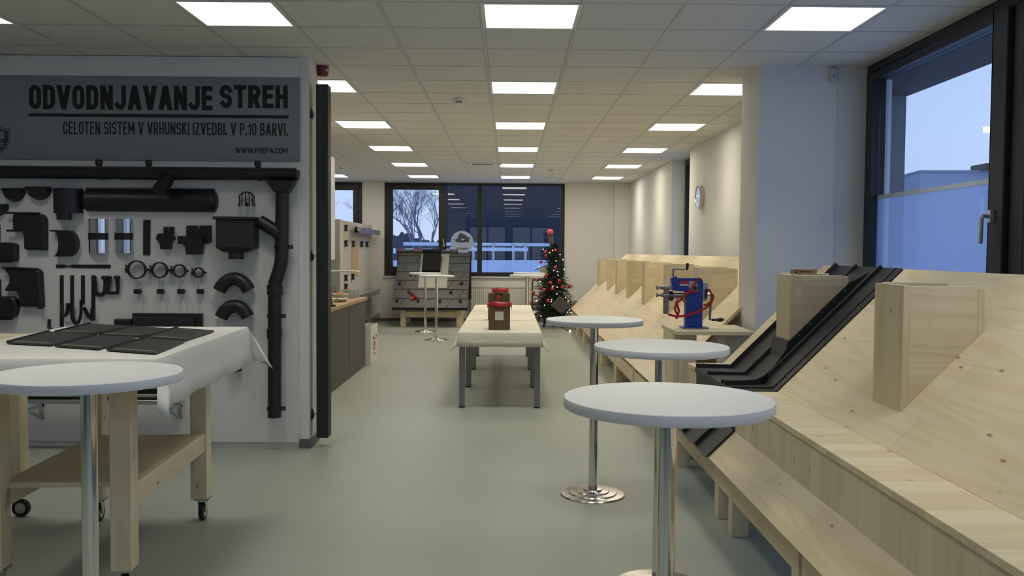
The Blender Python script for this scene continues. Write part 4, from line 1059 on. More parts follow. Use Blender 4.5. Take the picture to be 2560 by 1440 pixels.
# lanterns
LAMPC = P('paper_label', (.55, .56, .50), .8)
def lantern(x, y, z, w_, h, label, notch=False, lab_=True, dep=.16, trim=True):
    t = thing('wooden_lantern', label, 'lantern', (x, y, z), 'weathered wooden lanterns')
    x0, x1 = x - w_ / 2, x + w_ / 2
    for k in range(3):
        a, b = x0 + w_ * k / 3, x0 + w_ * (k + 1) / 3
        hh = h - (.03 * (1 - abs(k - 1)) if notch else 0)
        MB().box(a + .001, b - .001, y, y + .016, z, z + hh).build('front_board', DARKWOOD, t, bevel=.002)
    MB().box(x0, x0 + .016, y + .016, y + dep, z, z + h).build('side_board', DARKWOOD, t, bevel=.002)
    MB().box(x1 - .016, x1, y + .016, y + dep, z, z + h).build('side_board', DARKWOOD, t, bevel=.002)
    MB().box(x0 + .016, x1 - .016, y + dep - .016, y + dep, z, z + h).build('back_board', DARKWOOD, t, bevel=.002)
    if lab_: 
        pb = MB().box(x - .042, x + .042, y - .003, y - .0005, z + h * .38, z + h * .72).build('paper_label', LAMPC, t)
        k_ = MB()
        for q in range(5): k_.box(x - .036, x + .03, y - .0036, y - .003, z + h * (.43 + .055 * q), z + h * (.435 + .055 * q))
        k_.build('label_lines', P('faint_grey_print', (.36, .37, .34), .8), pb)
    rnd = random.Random(int(x * 1000 + y * 77))
    g = MB(); zt = z + h
    nn = 26; path = []
    for q in range(nn + 1):
        a = 2 * pi * q / nn
        px_ = max(-1, min(1, 1.35 * math.cos(a))); py_ = max(-1, min(1, 1.35 * math.sin(a)))
        path.append((x + px_ * (w_ / 2 + .004), y + dep / 2 + py_ * (dep / 2 + .006), zt - .002 + .010 * math.sin(5 * a + x * 9)))
    if not trim: return t
    g.tube(path, [.012 + .005 * rnd.random() for _ in path], 6, cap=False, flat=(.6, 1.25))
    g.build('red_ribbon_trim', RED, t, True)
    MB().box(x0 + .01, x1 - .01, y + .01, y + dep - .01, zt - .008, zt + .012).build('ribbon_bow', RED, t, bevel=.006)
    if lab_:
        MB().tube([(x1 - .004, y + .05, zt + .012), (x1 + .014, y + .05, zt + .006), (x1 + .017, y + .05, zt - .05)], .003, 6).build('wire_handle', BLK, t, True)
        MB().tube([(x0 + .004, y + .05, zt + .0), (x0 - .014, y + .05, zt - .012), (x0 - .012, y + .05, zt - .035)], .003, 6).build('wire_handle', BLK, t, True)
    return t
lantern(-.088, 8.80, .740, .212, .250, 'dark wooden lantern with paper label and red ribbon trim at the table end')
l2 = lantern(-.105, 10.05, .740, .245, .300, 'taller dark wooden lantern with notched top behind the labelled one', True, False, trim=False)
MB().lathe([(.001, .20), (.014, .21), (.016, .23), (.012, .245), (.001, .25)], (-.115, 10.03, .77), 12).build('red_bauble', RED, l2, True)
lantern(-.105, 11.4, .744, .190, .275, 'dark wooden lantern with red ribbon standing last in the row', False, False)

# ================================================================== COUNTER AREA
CG = P('counter_grey', (.075, .072, .068), .55); OAK = WOOD('y', (.62, .52, .45), 'oak_worktop')
t = thing('counter_unit', 'dark grey kitchen counter unit behind the partition', 'counter', (-2.2, 10.3, 0))
MB().box(-2.60, -1.872, 8.2, 11.68, .0, .862).build('body', CG, t, bevel=.003)
for y in (9.35, 10.5): MB().box(-1.872, -1.869, y, y + .004, .06, .85).build('door_gap', ANTH, t)
single(MB().box(-2.61, -1.850, 8.18, 11.72, .862, .902).build('worktop', OAK, bevel=.002), 'oak coloured worktop lying on the dark grey counter', 'worktop')
t = thing('wall_cabinet', 'white wall cabinet hung above the counter next to the dark post', 'cabinet', (-2.4, 10.2, 1.39))
MB().box(-2.615, -2.205, 8.6, 11.27, 1.39, 2.665).build('body', WHITE, t, bevel=.003)
for y in (9.3, 10.2): MB().box(-2.205, -2.187, y + .002, y + .896, 1.395, 2.66).build('door', WHITE, t, bevel=.002)
MB().box(-2.205, -2.187, 11.10, 11.27, 1.395, 2.66).build('filler_strip', WHITE, t)
zc = .902
# things on the counter
t = thing('coffee_machine', 'black kettle with chrome spout on the counter beside the dark post', 'kettle', (-1.98, 9.62, zc))
MB().lathe([(.085, 0), (.09, .02), (.075, .14), (.05, .185), (.02, .20)], (-1.98, 9.62, zc), 24).build('body', BLK, t, True)
MB().tube([(-1.905, 9.62, zc + .05), (-1.86, 9.66, zc + .075), (-1.845, 9.70, zc + .07)], .012, 8).build('spout', CHROME, t, True)
single(MB().tube([(-1.98, 9.80, zc + .011), (-1.90, 9.70, zc + .011), (-1.868, 9.62, zc + .012), (-1.865, 9.58, zc + .020)], .010, 6, flat=(1.3, .8)).build('serving_tongs', BLK, smooth=True), 'black serving tongs lying on the counter edge', 'tongs')
t = thing('serving_plate', 'pale oval serving plate near the counter edge', 'plate', (-2.02, 10.58, zc))
MB().lathe([(.07, 0), (.085, .005), (.13, .035), (.125, .038), (.08, .010), (.001, .009)], (-2.02, 10.58, zc), 32, close=False).build('plate', P('cream_ceramic', (.62, .60, .48), .3), t, True)
t = thing('snack_bowl', 'white bowl with orange snacks on the counter', 'bowl', (-2.06, 10.95, zc))
MB().lathe([(.05, 0), (.06, .005), (.105, .075), (.100, .078), (.055, .012), (.001, .012)], (-2.06, 10.95, zc), 28, close=False).build('bowl', P('white_ceramic', (.62, .60, .54), .35), t, True)
ORG = P('orange_snack', (.75, .22, .02), .6)
for k in range(7):
    a = k * 2.4; MB().lathe([(.001, -.016), (.014, -.009), (.018, 0), (.014, .009), (.001, .016)], (-2.06 + .035 * math.cos(a) * (k > 0), 10.95 + .035 * math.sin(a) * (k > 0), zc + .072 + .01 * (k % 2)), 10).build('snack', ORG, t, True)
CLEAR = GLASS('clear_plastic', (.85, .88, .88), 1.6, .25, (.7, .72, .72))
for k, (x, y) in enumerate(((-1.98, 11.25), (-2.08, 11.32), (-1.95, 11.45), (-2.06, 11.50), (-2.10, 11.62))):
    single(MB().lathe([(.028, 0), (.030, .003), (.040, .105), (.038, .105), (.028, .005), (.001, .005)], (x, y, zc), 20, close=False).build('drinking_glass', CLEAR, smooth=True), 'clear drinking glass standing at the counter end', 'glass', 'clear glasses on the counter')
t = thing('plastic_tray', 'clear plastic snack tray stacked at the back of the counter', 'tray', (-2.32, 11.1, zc))
MB().hexa([(-2.42, 10.9, zc), (-2.22, 10.9, zc), (-2.22, 11.4, zc), (-2.42, 11.4, zc), (-2.45, 10.87, zc + .13), (-2.19, 10.87, zc + .13), (-2.19, 11.43, zc + .13), (-2.45, 11.43, zc + .13)]).build('tray', CLEAR, t)
MB().box(-2.46, -2.18, 10.86, 11.44, zc + .13, zc + .14).build('lid', CLEAR, t)
# white carton
CARD = P('white_cardboard', (.72, .71, .68), .7)
t = thing('carton', 'open white carton with red oval emblem on the floor at the counter end', 'carton', (-2.0, 12.1, 0))
X1, Y0, Y1, H = -1.815, 11.78, 12.40, .505
th = .006
MB().box(-2.25, X1, Y0, Y0 + th, .002, H).build('front_wall', CARD, t)
MB().box(X1 - th, X1, Y0 + th, Y1 - th, .002, H).build('side_wall', CARD, t)
MB().box(-2.25, X1, Y1 - th, Y1, .002, H).build('back_wall', CARD, t)
MB().box(-2.25, -2.25 + th, Y0 + th, Y1 - th, .002, H).build('side_wall', CARD, t)
MB().box(-2.25 + th, X1 - th, Y0 + th, Y1 - th, .002, .01).build('bottom', CARD, t)
for yy in (11.90 + .06, 12.22): MB().prism([(yy, H - .145), (yy + .085, H - .145), (yy + .075, H - .185), (yy + .02, H - .19)], 'x', X1 - .001, X1 + .002).build('hand_hole', BLK, t)
REDP = P('red_print', (.50, .05, .02), .7); cyb, czb = 12.10, .245
m = MB(); n_ = 28
for k in range(n_):
    a0, a1 = 2 * pi * k / n_, 2 * pi * (k + 1) / n_
    for ri, ro in ((.83, 1.0),): m.poly([(X1 + .001, cyb + .105 * ro * math.cos(a0), czb + .085 * ro * math.sin(a0)), (X1 + .001, cyb + .105 * ro * math.cos(a1), czb + .085 * ro * math.sin(a1)), (X1 + .001, cyb + .105 * ri * math.cos(a1), czb + .085 * ri * math.sin(a1)), (X1 + .001, cyb + .105 * ri * math.cos(a0), czb + .085 * ri * math.sin(a0))])
em = m.build('emblem_ring', REDP, t)
MB().prism([(cyb - .06, czb - .02), (cyb - .02, czb + .035), (cyb + .03, czb + .04), (cyb + .06, czb - .015), (cyb + .03, czb - .005), (cyb + .02, czb - .03), (cyb - .03, czb - .03)], 'x', X1 + .0005, X1 + .0015).build('emblem_hat', REDP, em)
MB().box(X1 + .0005, X1 + .0015, cyb - .05, cyb + .05, czb - .062, czb - .045).build('emblem_bar', REDP, em)
for k in range(7): MB().box(X1 + .0005, X1 + .0015, cyb - .09 + k * .027, cyb - .07 + k * .027, .105, .122).build('red_caption', REDP, t)

# wall section model with clips and sills
OSB = P('grey_cladding_board', (.50, .48, .43), .8, noise=.12, nscale=14)
t = thing('wall_section_model', 'upright wall section model with black clips and aluminium sills by the far window', 'wall model', (-3.0, 17.0, 0))
MB().box(-3.10, -2.905, 15.45, 18.85, .02, 2.03).build('core', OSB, t, bevel=.002)
MB().box(-2.905, -2.88, 15.37, 15.45, .02, 2.04).build('edge_post', WZ, t, bevel=.002)
MB().box(-3.10, -2.905, 15.37, 15.45, .02, 2.04).build('edge_post', P('grey_panel', (.32, .33, .34), .5), t, bevel=.002)
MB().box(-2.905, -2.885, 18.70, 18.85, .02, 2.04).build('edge_post', WZ, t, bevel=.002)
MB().box(-2.905, -2.895, 16.55, 17.25, 1.02, 1.62).build('wood_inlay', WOOD('z', (.75, .62, .48), 'brown_inlay'), t)
CLEARM = P('clip_plate', (.45, .44, .42), .5)
for z, ys in ((1.90, (15.85, 16.9, 17.9, 18.5)), (1.63, (15.85, 16.6, 17.55, 18.2)), (1.02, (15.85, 16.55)), (.86, (15.85,))):
    for y in ys:
        c = MB(); c.box(-2.895, -2.85, y - .05, y + .05, z + .03, z + .055); c.box(-2.895, -2.85, y - .05, y + .05, z - .055, z - .03); c.box(-2.895, -2.86, y - .018, y + .018, z - .03, z + .03)
        c.build('clip', BLK, t)
        MB().box(-2.905, -2.895, y + .05, y + .22, z - .04, z + .04).build('clip_plate', CLEARM, t)
SILL = P('aluminium_sill', (.45, .46, .50), .25, .8)
for (y0, y1, z) in ((16.35, 18.85, 1.93), (16.3, 18.85, .70), (17.2, 18.85, .20)):
    MB().prism([(-2.85, z), (-2.70, z - .01), (-2.70, z - .11), (-2.71, z - .11), (-2.71, z - .015), (-2.85, z - .005)], 'y', y0, y1).build('aluminium_sill', SILL, t)
t = thing('side_shelf', 'narrow white shelf board on a grey perforated upright behind the counter', 'shelf', (-2.5, 12.6, 0))
MB().box(-2.58, -2.50, 12.55, 12.60, 0, 1.38).build('upright', P('grey_panel', (.32, .33, .34), .5), t)
for k in range(10): MB().box(-2.50, -2.498, 12.57, 12.58, .9 + k * .045, .92 + k * .045).build('slot', BLK, t)
MB().box(-2.50, -2.12, 12.45, 12.75, 1.205, 1.225).build('shelf_board', WHITE, t)
MB().box(-2.47, -2.45, 12.58, 12.60, .95, 1.205).build('bracket', ALU, t)

# ================================================================== SLATE ROOF STAND
t = thing('slate_roof_stand', 'steep grey shingle roof sample with vent on a low wooden stand', 'roof sample', (-1.55, 17.9, 0))
SLATE = P('grey_shingle', (.047, .050, .047), .55, noise=.08, nscale=9, bump=.1, bscale=120)
SX0, SX1, SY0, SY1, SZ0, SZ1 = -2.29, -.80, 17.55, 18.72, .375, 1.47
def sp3(x, w_, h=0.0):
    """x across, w_ 0..1 up the slope, h out of the slope"""
    l = math.hypot(SY1 - SY0, SZ1 - SZ0); ny, nz = -(SZ1 - SZ0) / l, (SY1 - SY0) / l
    return (x, SY0 + (SY1 - SY0) * w_ + ny * h, SZ0 + (SZ1 - SZ0) * w_ + nz * h)
MB().hexa([sp3(SX0, 0, -.05), sp3(SX1, 0, -.05), sp3(SX1, 1, -.05), sp3(SX0, 1, -.05), sp3(SX0, 0, 0), sp3(SX1, 0, 0), sp3(SX1, 1, 0), sp3(SX0, 1, 0)]).build('deck', ANTH, t)
ROWS = [0, .157, .318, .478, .635, .792, .925, 1.0]
for r in range(7):
    w0, w1 = ROWS[r], min(1, ROWS[r + 1] + .01); off = (.13, .36)[r % 2]; sl = .105 if r < 6 else .05
    xs = [SX0]; x = SX0 + off
    while x < SX1 - .06: xs.append(x); x += .47
    xs.append(SX1)
    for a, b in zip(xs, xs[1:]):
        la = 0 if a == SX0 else sl; lb = 0 if b == SX1 else sl; g = .004
        q = [(a + g, w0), (b - g, w0), (min(SX1, b - g + lb), w1), (a + g + la, w1)]
        MB().hexa([sp3(x, w_, .012 - .010 * (w_ - w0) / (w1 - w0)) for x, w_ in q] + [sp3(x, w_, .022 - .012 * (w_ - w0) / (w1 - w0)) for x, w_ in q]).build('shingle', SLATE, t, bevel=.0015)
def spx(u, v):
    # pixel -> slope coordinates
    p0, p1 = Vector(sp3(0, 0)), Vector(sp3(0, 1)); n = (p1 - p0).cross(Vector((1, 0, 0))); r = ray(u, v); c = Vector((0, 0, CZ))
    k = (p0 - c).dot(n) / r.dot(n); p = c + r * k; return p.x, (p.z - SZ0) / (SZ1 - SZ0)
for (u, v) in ((994, 751), (1046, 751), (1100, 752), (1151, 752), (1023, 728), (1127, 730), (1000, 708), (1154, 708), (1027, 686), (1131, 688)):
    x, w_ = spx(u, v)
    MB().hexa([sp3(x - .022, w_ - .035, .02), sp3(x + .022, w_ - .035, .02), sp3(x + .022, w_ + .035, .02), sp3(x - .022, w_ + .035, .02), sp3(x - .022, w_ - .035, .06), sp3(x + .022, w_ - .035, .06), sp3(x + .022, w_ + .035, .03), sp3(x - .022, w_ + .035, .03)]).build('snow_guard', BLK, t)
VF = P('flashing_pale_grey', (.24, .24, .215), .5)
(a, w1), (b, _), (_, w0) = spx(1054, 637), spx(1124, 637), spx(1047, 722)
o = MB().hexa([sp3(a, w0, .02), sp3(b, w0, .02), sp3(b, w1, .02), sp3(a, w1, .02), sp3(a, w0, .03), sp3(b, w0, .03), sp3(b, w1, .03), sp3(a, w1, .03)]).build('vent_flashing', VF, t, bevel=.004)
(a, w1), (b, _), (_, w0) = spx(1060, 645), spx(1107, 645), spx(1062, 692)
MB().hexa([sp3(a, w0, .03), sp3(b - .03, w0, .03), sp3(b - .03, w1, .03), sp3(a, w1, .03), sp3(a, w0 + .02, .16), sp3(b - .03, w0 + .02, .16), sp3(b - .03, w1, .20), sp3(a, w1, .20)]).build('vent_box', BLK, o, bevel=.006)
MB().hexa([sp3(a - .02, w1 - .03, .19), sp3(b - .01, w1 - .03, .19), sp3(b - .01, w1 + .03, .19), sp3(a - .02, w1 + .03, .19), sp3(a - .02, w1 - .03, .215), sp3(b - .01, w1 - .03, .215), sp3(b - .01, w1 + .03, .215), sp3(a - .02, w1 + .03, .215)]).build('vent_lid', BLK, o, bevel=.004)
MB().tube([(-2.33, 18.72, 1.50), (-1.06, 18.72, 1.495)], .038, 12).build('ridge_cap', P('ridge_grey', (.05, .05, .053), .45), t, True)
for k in range(3): MB().tube([(-2.345 + .02 * k, 18.70, 1.515 - .018 * k), (-2.18, 18.70, 1.515 - .018 * k)], .012, 6).build('cap_fold', BLK, t, True)
MB().box(-2.33, -.78, 18.70, 18.74, .5, 1.46).build('back_panel', ANTH, t)
for x in (-2.145, -1.03):
    MB().box(x, x + .105, 17.76, 17.86, 0, .46).build('leg', WZ, t, bevel=.003)
    MB().box(x, x + .105, 18.55, 18.65, 0, 1.2).build('back_leg', WZ, t, bevel=.003)
    MB().box(x + .02, x + .08, 17.86, 18.55, .18, .30).build('side_rail', WY, t, bevel=.003)
MB().box(-2.04, -1.03, 17.775, 17.835, .19, .30).build('front_rail', WX, t, bevel=.003)
MB().box(-2.04, -1.03, 18.56, 18.62, .19, .30).build('rear_rail', WX, t, bevel=.003)
rb = thing('ribbon_bow', 'red ribbon bow tied to a snow guard of the shingle roof sample', 'ribbon', sp3(-1.98, .27, .03))
for pth in ([(1022, 733), (1031, 740), (1042, 749)], [(1036, 747), (1027, 753)], [(1034, 742), (1038, 750), (1042, 748)]):
    pp = [spx(*q) for q in pth]; MB().tube([sp3(x, w_, .045) for x, w_ in pp], .028, 5, flat=(.35, 1)).build('ribbon_tail', RED, rb, True)

VENT = P('vent_black_matt', (.010, .010, .011), .85, spec=.1)
for o in bpy.data.objects:
    if o.name.startswith(('vent_box', 'vent_lid')): o.data.materials[0] = VENT
# radiator
t = thing('radiator', 'white ribbed panel radiator below the far window', 'radiator', (0.0, 18.95, .12))
RAD = P('radiator_white', (.66, .65, .60), .4)
rx0, rx1 = on_y(1176, 750, 18.9).x, on_y(1330, 750, 18.9).x; rz1 = on_y(1250, 720, 18.9).z; rz0 = .12
MB().box(rx0, rx1, 18.90, 18.97, rz0, rz1).build('body', RAD, t, bevel=.01)
nr = 30
for k in range(nr):
    x = rx0 + .03 + (rx1 - rx0 - .06) * k / (nr - 1); MB().box(x - .009, x + .009, 18.888, 18.90, rz0 + .03, rz1 - .03).build('rib', RAD, t, bevel=.004)
MB().box(rx0, rx1, 18.895, 18.975, rz1, rz1 + .012).build('top_grille', P('grille_grey', (.4, .4, .38), .5), t)
for x in (rx0 + .1, rx1 - .1):
    MB().box(x, x + .03, 18.92, 18.95, 0, rz0).build('floor_foot', RAD, t)
    MB().box(x, x + .03, 18.94, YF - .054, rz1 - .12, rz1 - .06).build('wall_bracket', RAD, t)

# window sticker (seen from behind, so mirrored)
p = on_y(1155, 606, YF + .018); R = 28.5 * YF / F
t = thing('window_sticker', 'round pale sticker with hat emblem and mirrored lettering on the window pane', 'sticker', (p.x, YF + .018, p.z - R))
STK = P('sticker_pale_blue', (.42, .50, .72), .6); yS = YF + .0165
MB().lathe([(R, yS), (R, yS + .002)], (p.x, 0, p.z), 48, 'y').build('disc', STK, t)
HATC = P('sticker_dark', (.055, .06, .085), .6)
def sk(u, v): q = on_y(u, v, yS); return (q.x, q.z)
hat = [(1132.5, 598), (1138, 599), (1143, 596), (1149, 583), (1153, 582.5), (1166, 589), (1169, 593), (1174, 594), (1176.5, 596), (1175, 598), (1172, 597), (1173, 607), (1170, 606), (1167, 605), (1160, 606.5), (1150, 606.5), (1146, 606), (1138, 604), (1139, 601), (1133, 600)]
h = MB().prism([sk(*q) for q in hat], 'y', yS - .0012, yS - .0004).build('hat_emblem', HATC, t)
MB().prism([sk(*q) for q in ((1153, 597), (1161, 597.5), (1162, 600), (1159, 601), (1154, 600))], 'y', yS - .002, yS - .0013).build('hat_pale_mark', STK, h)  # pale patch inside the hat, same colour as the disc
a0, b0 = sk(1141, 624.5); a1, b1 = sk(1171, 619.5)
lettering('mirrored_lettering', 'PREFA', lambda a, b, tt: Vector((a0 + (a1 - a0) * a, yS - .0012 + .0006 * tt, b0 + (b1 - b0) * b)), HATC, t, .2, mirror=True)

# ================================================================== CHRISTMAS TREE
tx, ty = .90, 17.85
t = thing('christmas_tree', 'small dark green Christmas tree with red baubles and lit fairy lights', 'Christmas tree', (tx, ty, 0))
rnd = random.Random(11)
GREEN = P('fir_green', (.010, .030, .013), .6, noise=.5, nscale=25)
MB().tube([(tx, ty, .02), (tx, ty, 1.60)], [.03, .012], 8).build('trunk', DARKWOOD, t, True)
fo = MB()
def rad(z): return .53 * max(0, (1.70 - z) / 1.45) ** .9 * (.92 + .12 * math.sin(z * 17)) + .03
for lay in range(26):
    z = .20 + 1.42 * lay / 25; n = int(9 + 15 * (1 - lay / 26)); R0 = rad(z)
    for k in range(n):
        a = 2 * pi * (k + rnd.random() * .8) / n + lay; L_ = R0 * rnd.uniform(.72, 1.12); dz = rnd.uniform(-.10, .05) * L_ * 2
        d_ = Vector((math.cos(a), math.sin(a), 0)); tip = Vector((tx, ty, z)) + d_ * L_ + Vector((0, 0, dz)); st = Vector((tx, ty, z + .05))
        nb = max(5, int(L_ * 24)); side = Vector((-d_.y, d_.x, 0))
        for j in range(nb):
            f_ = .2 + .8 * (j + rnd.random()) / nb; c = st.lerp(tip, f_)
            for sgn in (-1, 1):
                ln = (.05 + .04 * rnd.random()) * (1.25 - .5 * f_)
                v1 = c + d_ * ln * .75 + side * sgn * ln + Vector((0, 0, rnd.uniform(-.02, .03)))
                wv = d_ * .007 + Vector((0, 0, .006))
                fo.poly([c - wv, c + wv, v1])
                v2 = c + d_ * ln * .5 + side * sgn * ln * .45 + Vector((0, 0, rnd.choice((-1, 1)) * ln * .8))
                fo.poly([c - side * .006, c + side * .006, v2])
fo_ = fo.build('needle_foliage', GREEN, t); fo_['kind'] = 'stuff'
BAUB = P('red_bauble', (.45, .015, .01), .15, coat=.5)
LITE = P('fairy_light', (1, .8, .5), .4, emit=(1, .68, .33), estr=9)
ball = None
def tp(u, v, out=1.0):
    q = on_y(u, v, ty); z = q.z; R0 = rad(z); dx = max(-R0 * 1.05, min(R0 * 1.05, q.x - tx)); dy = -math.sqrt(max(0, R0 * R0 - dx * dx)) * out
    q = on_y(u, v, ty + dy); return q
def sphere(r): return [(max(.0005, r * math.sin(pi * k / 8)), -r * math.cos(pi * k / 8)) for k in range(9)]
for (u, v) in ((1388, 626), (1365, 629), (1352, 655), (1388, 668), (1367, 688), (1398, 702), (1361, 725), (1381, 722), (1347, 740), (1370, 752), (1406, 717), (1344, 700), (1366, 640), (1425, 716), (1350, 720), (1333, 732), (1328, 756), (1376, 707)):
    q = tp(u, v, .92)
    MB().lathe(sphere(.036), (q.x, q.y, q.z), 14).build('bauble', BAUB, t, True)
for (u, v) in ((1381, 626), (1374, 632), (1358, 623), (1400, 636), (1390, 652), (1407, 649), (1367, 660), (1348, 666), (1384, 676), (1393, 679), (1410, 673), (1395, 688), (1360, 686), (1350, 704), (1352, 712), (1393, 718), (1382, 716), (1392, 735), (1379, 749), (1378, 754), (1341, 752), (1361, 763), (1336, 780), (1352, 790), (1414, 743), (1420, 753), (1423, 775), (1419, 780), (1427, 781)):
    q = tp(u, v, 1.0)
    MB().lathe(sphere(.0085), (q.x, q.y - .02, q.z), 8).build('fairy_light', LITE, t, True)
for k in range(4):
    a = pi / 4 + k * pi / 2; MB().tube([(tx, ty, .16), (tx + .2 * math.cos(a), ty + .2 * math.sin(a), .13), (tx + .28 * math.cos(a), ty + .28 * math.sin(a), .006)], .012, 6).build('stand_leg', BLK, t, True)
q = on_y(1383, 616, ty)
MB().tube([(q.x, ty, q.z - .12), (q.x - .05, ty, q.z + .22)], [.045, .05], 10).build('tree_top_log', DARKWOOD, t, True)
q2 = on_y(1376, 580, ty); MB().lathe(sphere(.062), (q2.x, ty, q2.z), 20).build('top_bauble', P('red_bauble_gloss', (.7, .04, .015), .12, coat=.8), t, True)
# decorations hung in / leaning on the tree
p0 = tp(1402, 762, 1.15)
t = thing('slate_diamond', 'square grey metal shingle hung diagonally on the tree', 'shingle', (p0.x, p0.y - .05, p0.z - .2))
yD = p0.y + .03
dm = [on_y(u, v, yD) for u, v in ((1377, 764), (1399, 741), (1427, 765), (1404, 785))]
MB().prism([(q.x, q.z) for q in dm], 'y', yD, yD + .012).build('plate', P('shingle_mauve_grey', (.085, .075, .085), .5), t, bevel=.002)
for i, j in ((0, 1), (1, 2)): MB().tube([(dm[i].x, yD, dm[i].z), (dm[j].x, yD, dm[j].z)], .008, 6).build('folded_edge', P('shingle_edge_brown', (.13, .11, .10), .5), t)
q = tp(1357, 676, 1.0); yB = q.y - .03
t = thing('bird_house', 'small pale bird house with brown pitched roof in the tree', 'bird house', (q.x, yB, q.z - .1))
bh = [on_y(u, v, yB) for u, v in ((1350, 690), (1350, 674), (1363, 666), (1368, 676), (1369, 692))]
MB().prism([(a.x, a.z) for a in bh], 'y', yB, yB + .10).build('body', P('bird_house_cream', (.42, .38, .29), .7), t)
rr = [on_y(u, v, yB) for u, v in ((1338, 676), (1363, 664), (1371, 678))]
MB().tube([(rr[0].x, yB - .005, rr[0].z), (rr[1].x, yB - .005, rr[1].z), (rr[2].x, yB - .005, rr[2].z)], .012, 6).build('roof_edge', P('bird_house_roof', (.12, .05, .035), .6), t)
cbl = single(MB().tube([(1.05, 17.55, .02), (1.12, 17.3, .008), (1.10, 17.05, .008), (1.17, 16.9, .008)], .006, 6).build('light_cable', BLK, smooth=True), 'thin dark cable of the fairy lights trailing on the floor', 'cable')
single(MB().lathe(sphere(.016), (1.17, 16.88, .017), 10).build('fairy_bulb', LITE, smooth=True), 'single lit fairy bulb lying on the floor before the tree', 'fairy light')
q = on_y(1330, 700, 18.3)
t = thing('black_trolley', 'black tubular frame of a hand trolley behind the tree', 'trolley', (q.x, 18.35, 0))
MB().tube([(.50, 18.62, .01), (.50, 18.62, .88), (.53, 18.62, .92), (.72, 18.62, .92), (.75, 18.62, .88), (.75, 18.62, .01)], .014, 8).build('frame', BLK, t, True)
for z in (.3, .6): MB().tube([(.50, 18.62, z), (.75, 18.62, z)], .010, 8).build('rung', BLK, t, True)

# ================================================================== OUTSIDE
SNOW = P('snow', (.62, .68, .80), .9, noise=.04, nscale=.4)
struct(MB().box(-120, 160, 19.5, 160, -.5, -.35).build('ground_snow', SNOW))
struct(MB().box(3.3, 160, -60, 19.5, -.5, -.35).build('ground_snow_side', SNOW))
m = MB(); m.prism([(-9, -.36), (-9, 1.05), (14, 1.25), (14, -.36)], 'y', 37, 37.6)
single(m.build('snow_bank', SNOW), 'long pale snow covered bank outside the far window', 'snow bank')
NAVY = P('dark_hall_cladding', (.018, .022, .036), .7)
t = thing('dark_hall', 'long dark clad hall outside behind the far window panes', 'building', (8, 46, -.36))
MB().box(-3.45, 7, 45, 60, -.36, 13).build('wall', NAVY, t)
MB().box(-3.55, 7.2, 44.8, 60.2, 13, 13.3).build('roof_edge', ANTH, t)
# snowy trailer beds and barrier
TRW = P('white_snow_bar', (.75, .80, .88), .7)
t = thing('flat_trailer', 'snow covered flatbed trailer parked outside the far window', 'trailer', (-.5, 40, -.36))
za = on_y(1200, 608, 40).z; zb = on_y(1200, 624, 40).z
MB().box(on_y(1008, 610, 40).x, on_y(1375, 610, 40).x, 40, 42, za - .12, za + .02).build('upper_deck', TRW, t)
MB().box(on_y(1125, 620, 40).x, on_y(1320, 620, 40).x, 39.9, 42, zb - .06, zb + .10).build('lower_deck', TRW, t)
MB().box(on_y(1125, 628, 40).x, on_y(1380, 628, 40).x, 39.95, 41.9, zb - .20, zb - .06).build('chassis', BLK, t)
for u in (1140, 1180, 1230, 1280, 1310): x = on_y(u, 620, 40).x; MB().box(x, x + .12, 39.92, 40.1, -.36, za).build('stanchion', ALU, t)
REDW = P('barrier_red', (.45, .05, .04), .6)
t = thing('road_barrier', 'red and white barrier fence outside the far window', 'barrier', (-5, 36, -.36))
bz = on_y(1010, 626, 36).z
for k in range(9):
    x = -4.9 + k * .36
    MB().box(x, x + .355, 36, 36.1, bz - .12, bz + .08).build('barrier_board', REDW if k % 2 else TRW, t)
for x in (-4.8, -3.2, -1.8): MB().box(x, x + .08, 36.02, 36.08, -.36, bz).build('barrier_post', REDW, t)
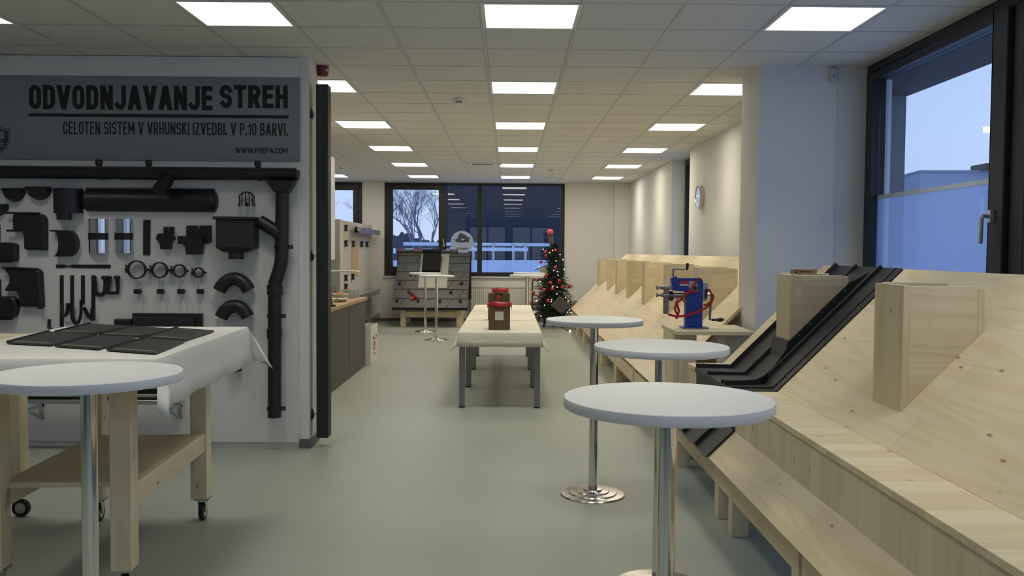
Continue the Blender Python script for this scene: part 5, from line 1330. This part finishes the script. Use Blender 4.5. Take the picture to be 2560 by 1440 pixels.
# bare winter trees
BARK = P('winter_bark', (.21, .20, .235), .9)
def bare_tree(x, y, h, seed, label):
    r_ = random.Random(seed); m = MB()
    def br(p, d_, l, r, dep):
        q = p + d_ * l
        m.tube([p, p.lerp(q, .5) + Vector((r_.uniform(-.04, .04), 0, r_.uniform(-.03, .03))) * l, q], [r, r * .8, r * .6], 5 if dep > 3 else 3, cap=False)
        if dep == 0: return
        for _ in range(3 if dep > 1 else 4):
            nd = (d_ + Vector((r_.uniform(-.75, .75), r_.uniform(-.75, .75), r_.uniform(-.15, .6)))).normalized()
            br(p.lerp(q, r_.uniform(.55, 1.0)), nd, l * r_.uniform(.58, .8), r * .55, dep - 1)
    br(Vector((x, y, -.4)), Vector((r_.uniform(-.05, .05), 0, 1)), h * .30, h * .013, 6)
    single(m.build('winter_tree', BARK), label, 'tree', 'bare winter trees outside')
bare_tree(-8.7, 60, 10.0, 3, 'large bare winter tree outside, beside the window sash frame')
bare_tree(-7.0, 72, 10.5, 7, 'bare winter tree outside with wide crown, middle of the view through the opening sash')
bare_tree(-5.7, 66, 8.2, 12, 'slender bare winter tree outside close to the dark hall')
bare_tree(-8.9, 84, 11.0, 21, 'bare winter tree outside farther back between the larger ones')
bare_tree(-16.5, 72, 9.5, 9, 'bare winter tree outside seen past the narrow far window')
HEDGE = P('hedge_dusk', (.075, .075, .10), .95, noise=.4, nscale=1.2)
rnd = random.Random(5); m = MB(); pts = [(-26, -.36)] + [(-26 + k * .22, 2.3 + .5 * math.sin(k * .21) + .35 * math.sin(k * .083 + 1) + rnd.random() * .45) for k in range(107)] + [(-2.6, -.36)]
m.prism(pts, 'y', 90, 92); single(m.build('hedge', HEDGE), 'dark bare hedge line behind the winter trees outside', 'hedge')
# exterior of the right-hand side: soffit, fin wall, neighbour building
EXT = P('facade_grey', (.16, .17, .19), .8)
struct(MB().box(3.06, 3.56, -4, 19.3, 2.93, 3.3).build('trim_2', P('soffit_dark', (.035, .036, .038), .8)), 'dark outside soffit')
struct(MB().box(3.12, 3.54, 8.03, 8.4, -.35, 2.93).build('wall_fin', EXT), 'outside fin wall')
t = thing('neighbour_building', 'pale flat roofed hall outside the large window', 'building', (40, 60, -.36))
NB = P('neighbour_wall', (.36, .40, .50), .8)
c0 = on_y(2300, 431, 50); 
MB().prism([(c0.x, 50), (c0.x + 34, 47.5), (c0.x + 38, 75), (c0.x + 1.0, 58)], 'z', -.36, c0.z).build('wall', NB, t)
MB().prism([(c0.x - .05, 49.9), (c0.x + 34, 47.3), (c0.x + 38.2, 75.2), (c0.x + .95, 58.2)], 'z', c0.z, c0.z + .12).build('roof_edge', P('neighbour_edge', (.28, .31, .38), .7), t)
r0 = on_y(2487, 424, 48.8)
MB().box(r0.x - .45, r0.x + .45, 48.9, 50.5, c0.z + .12, r0.z + .35).build('roof_vent', BLK, t)
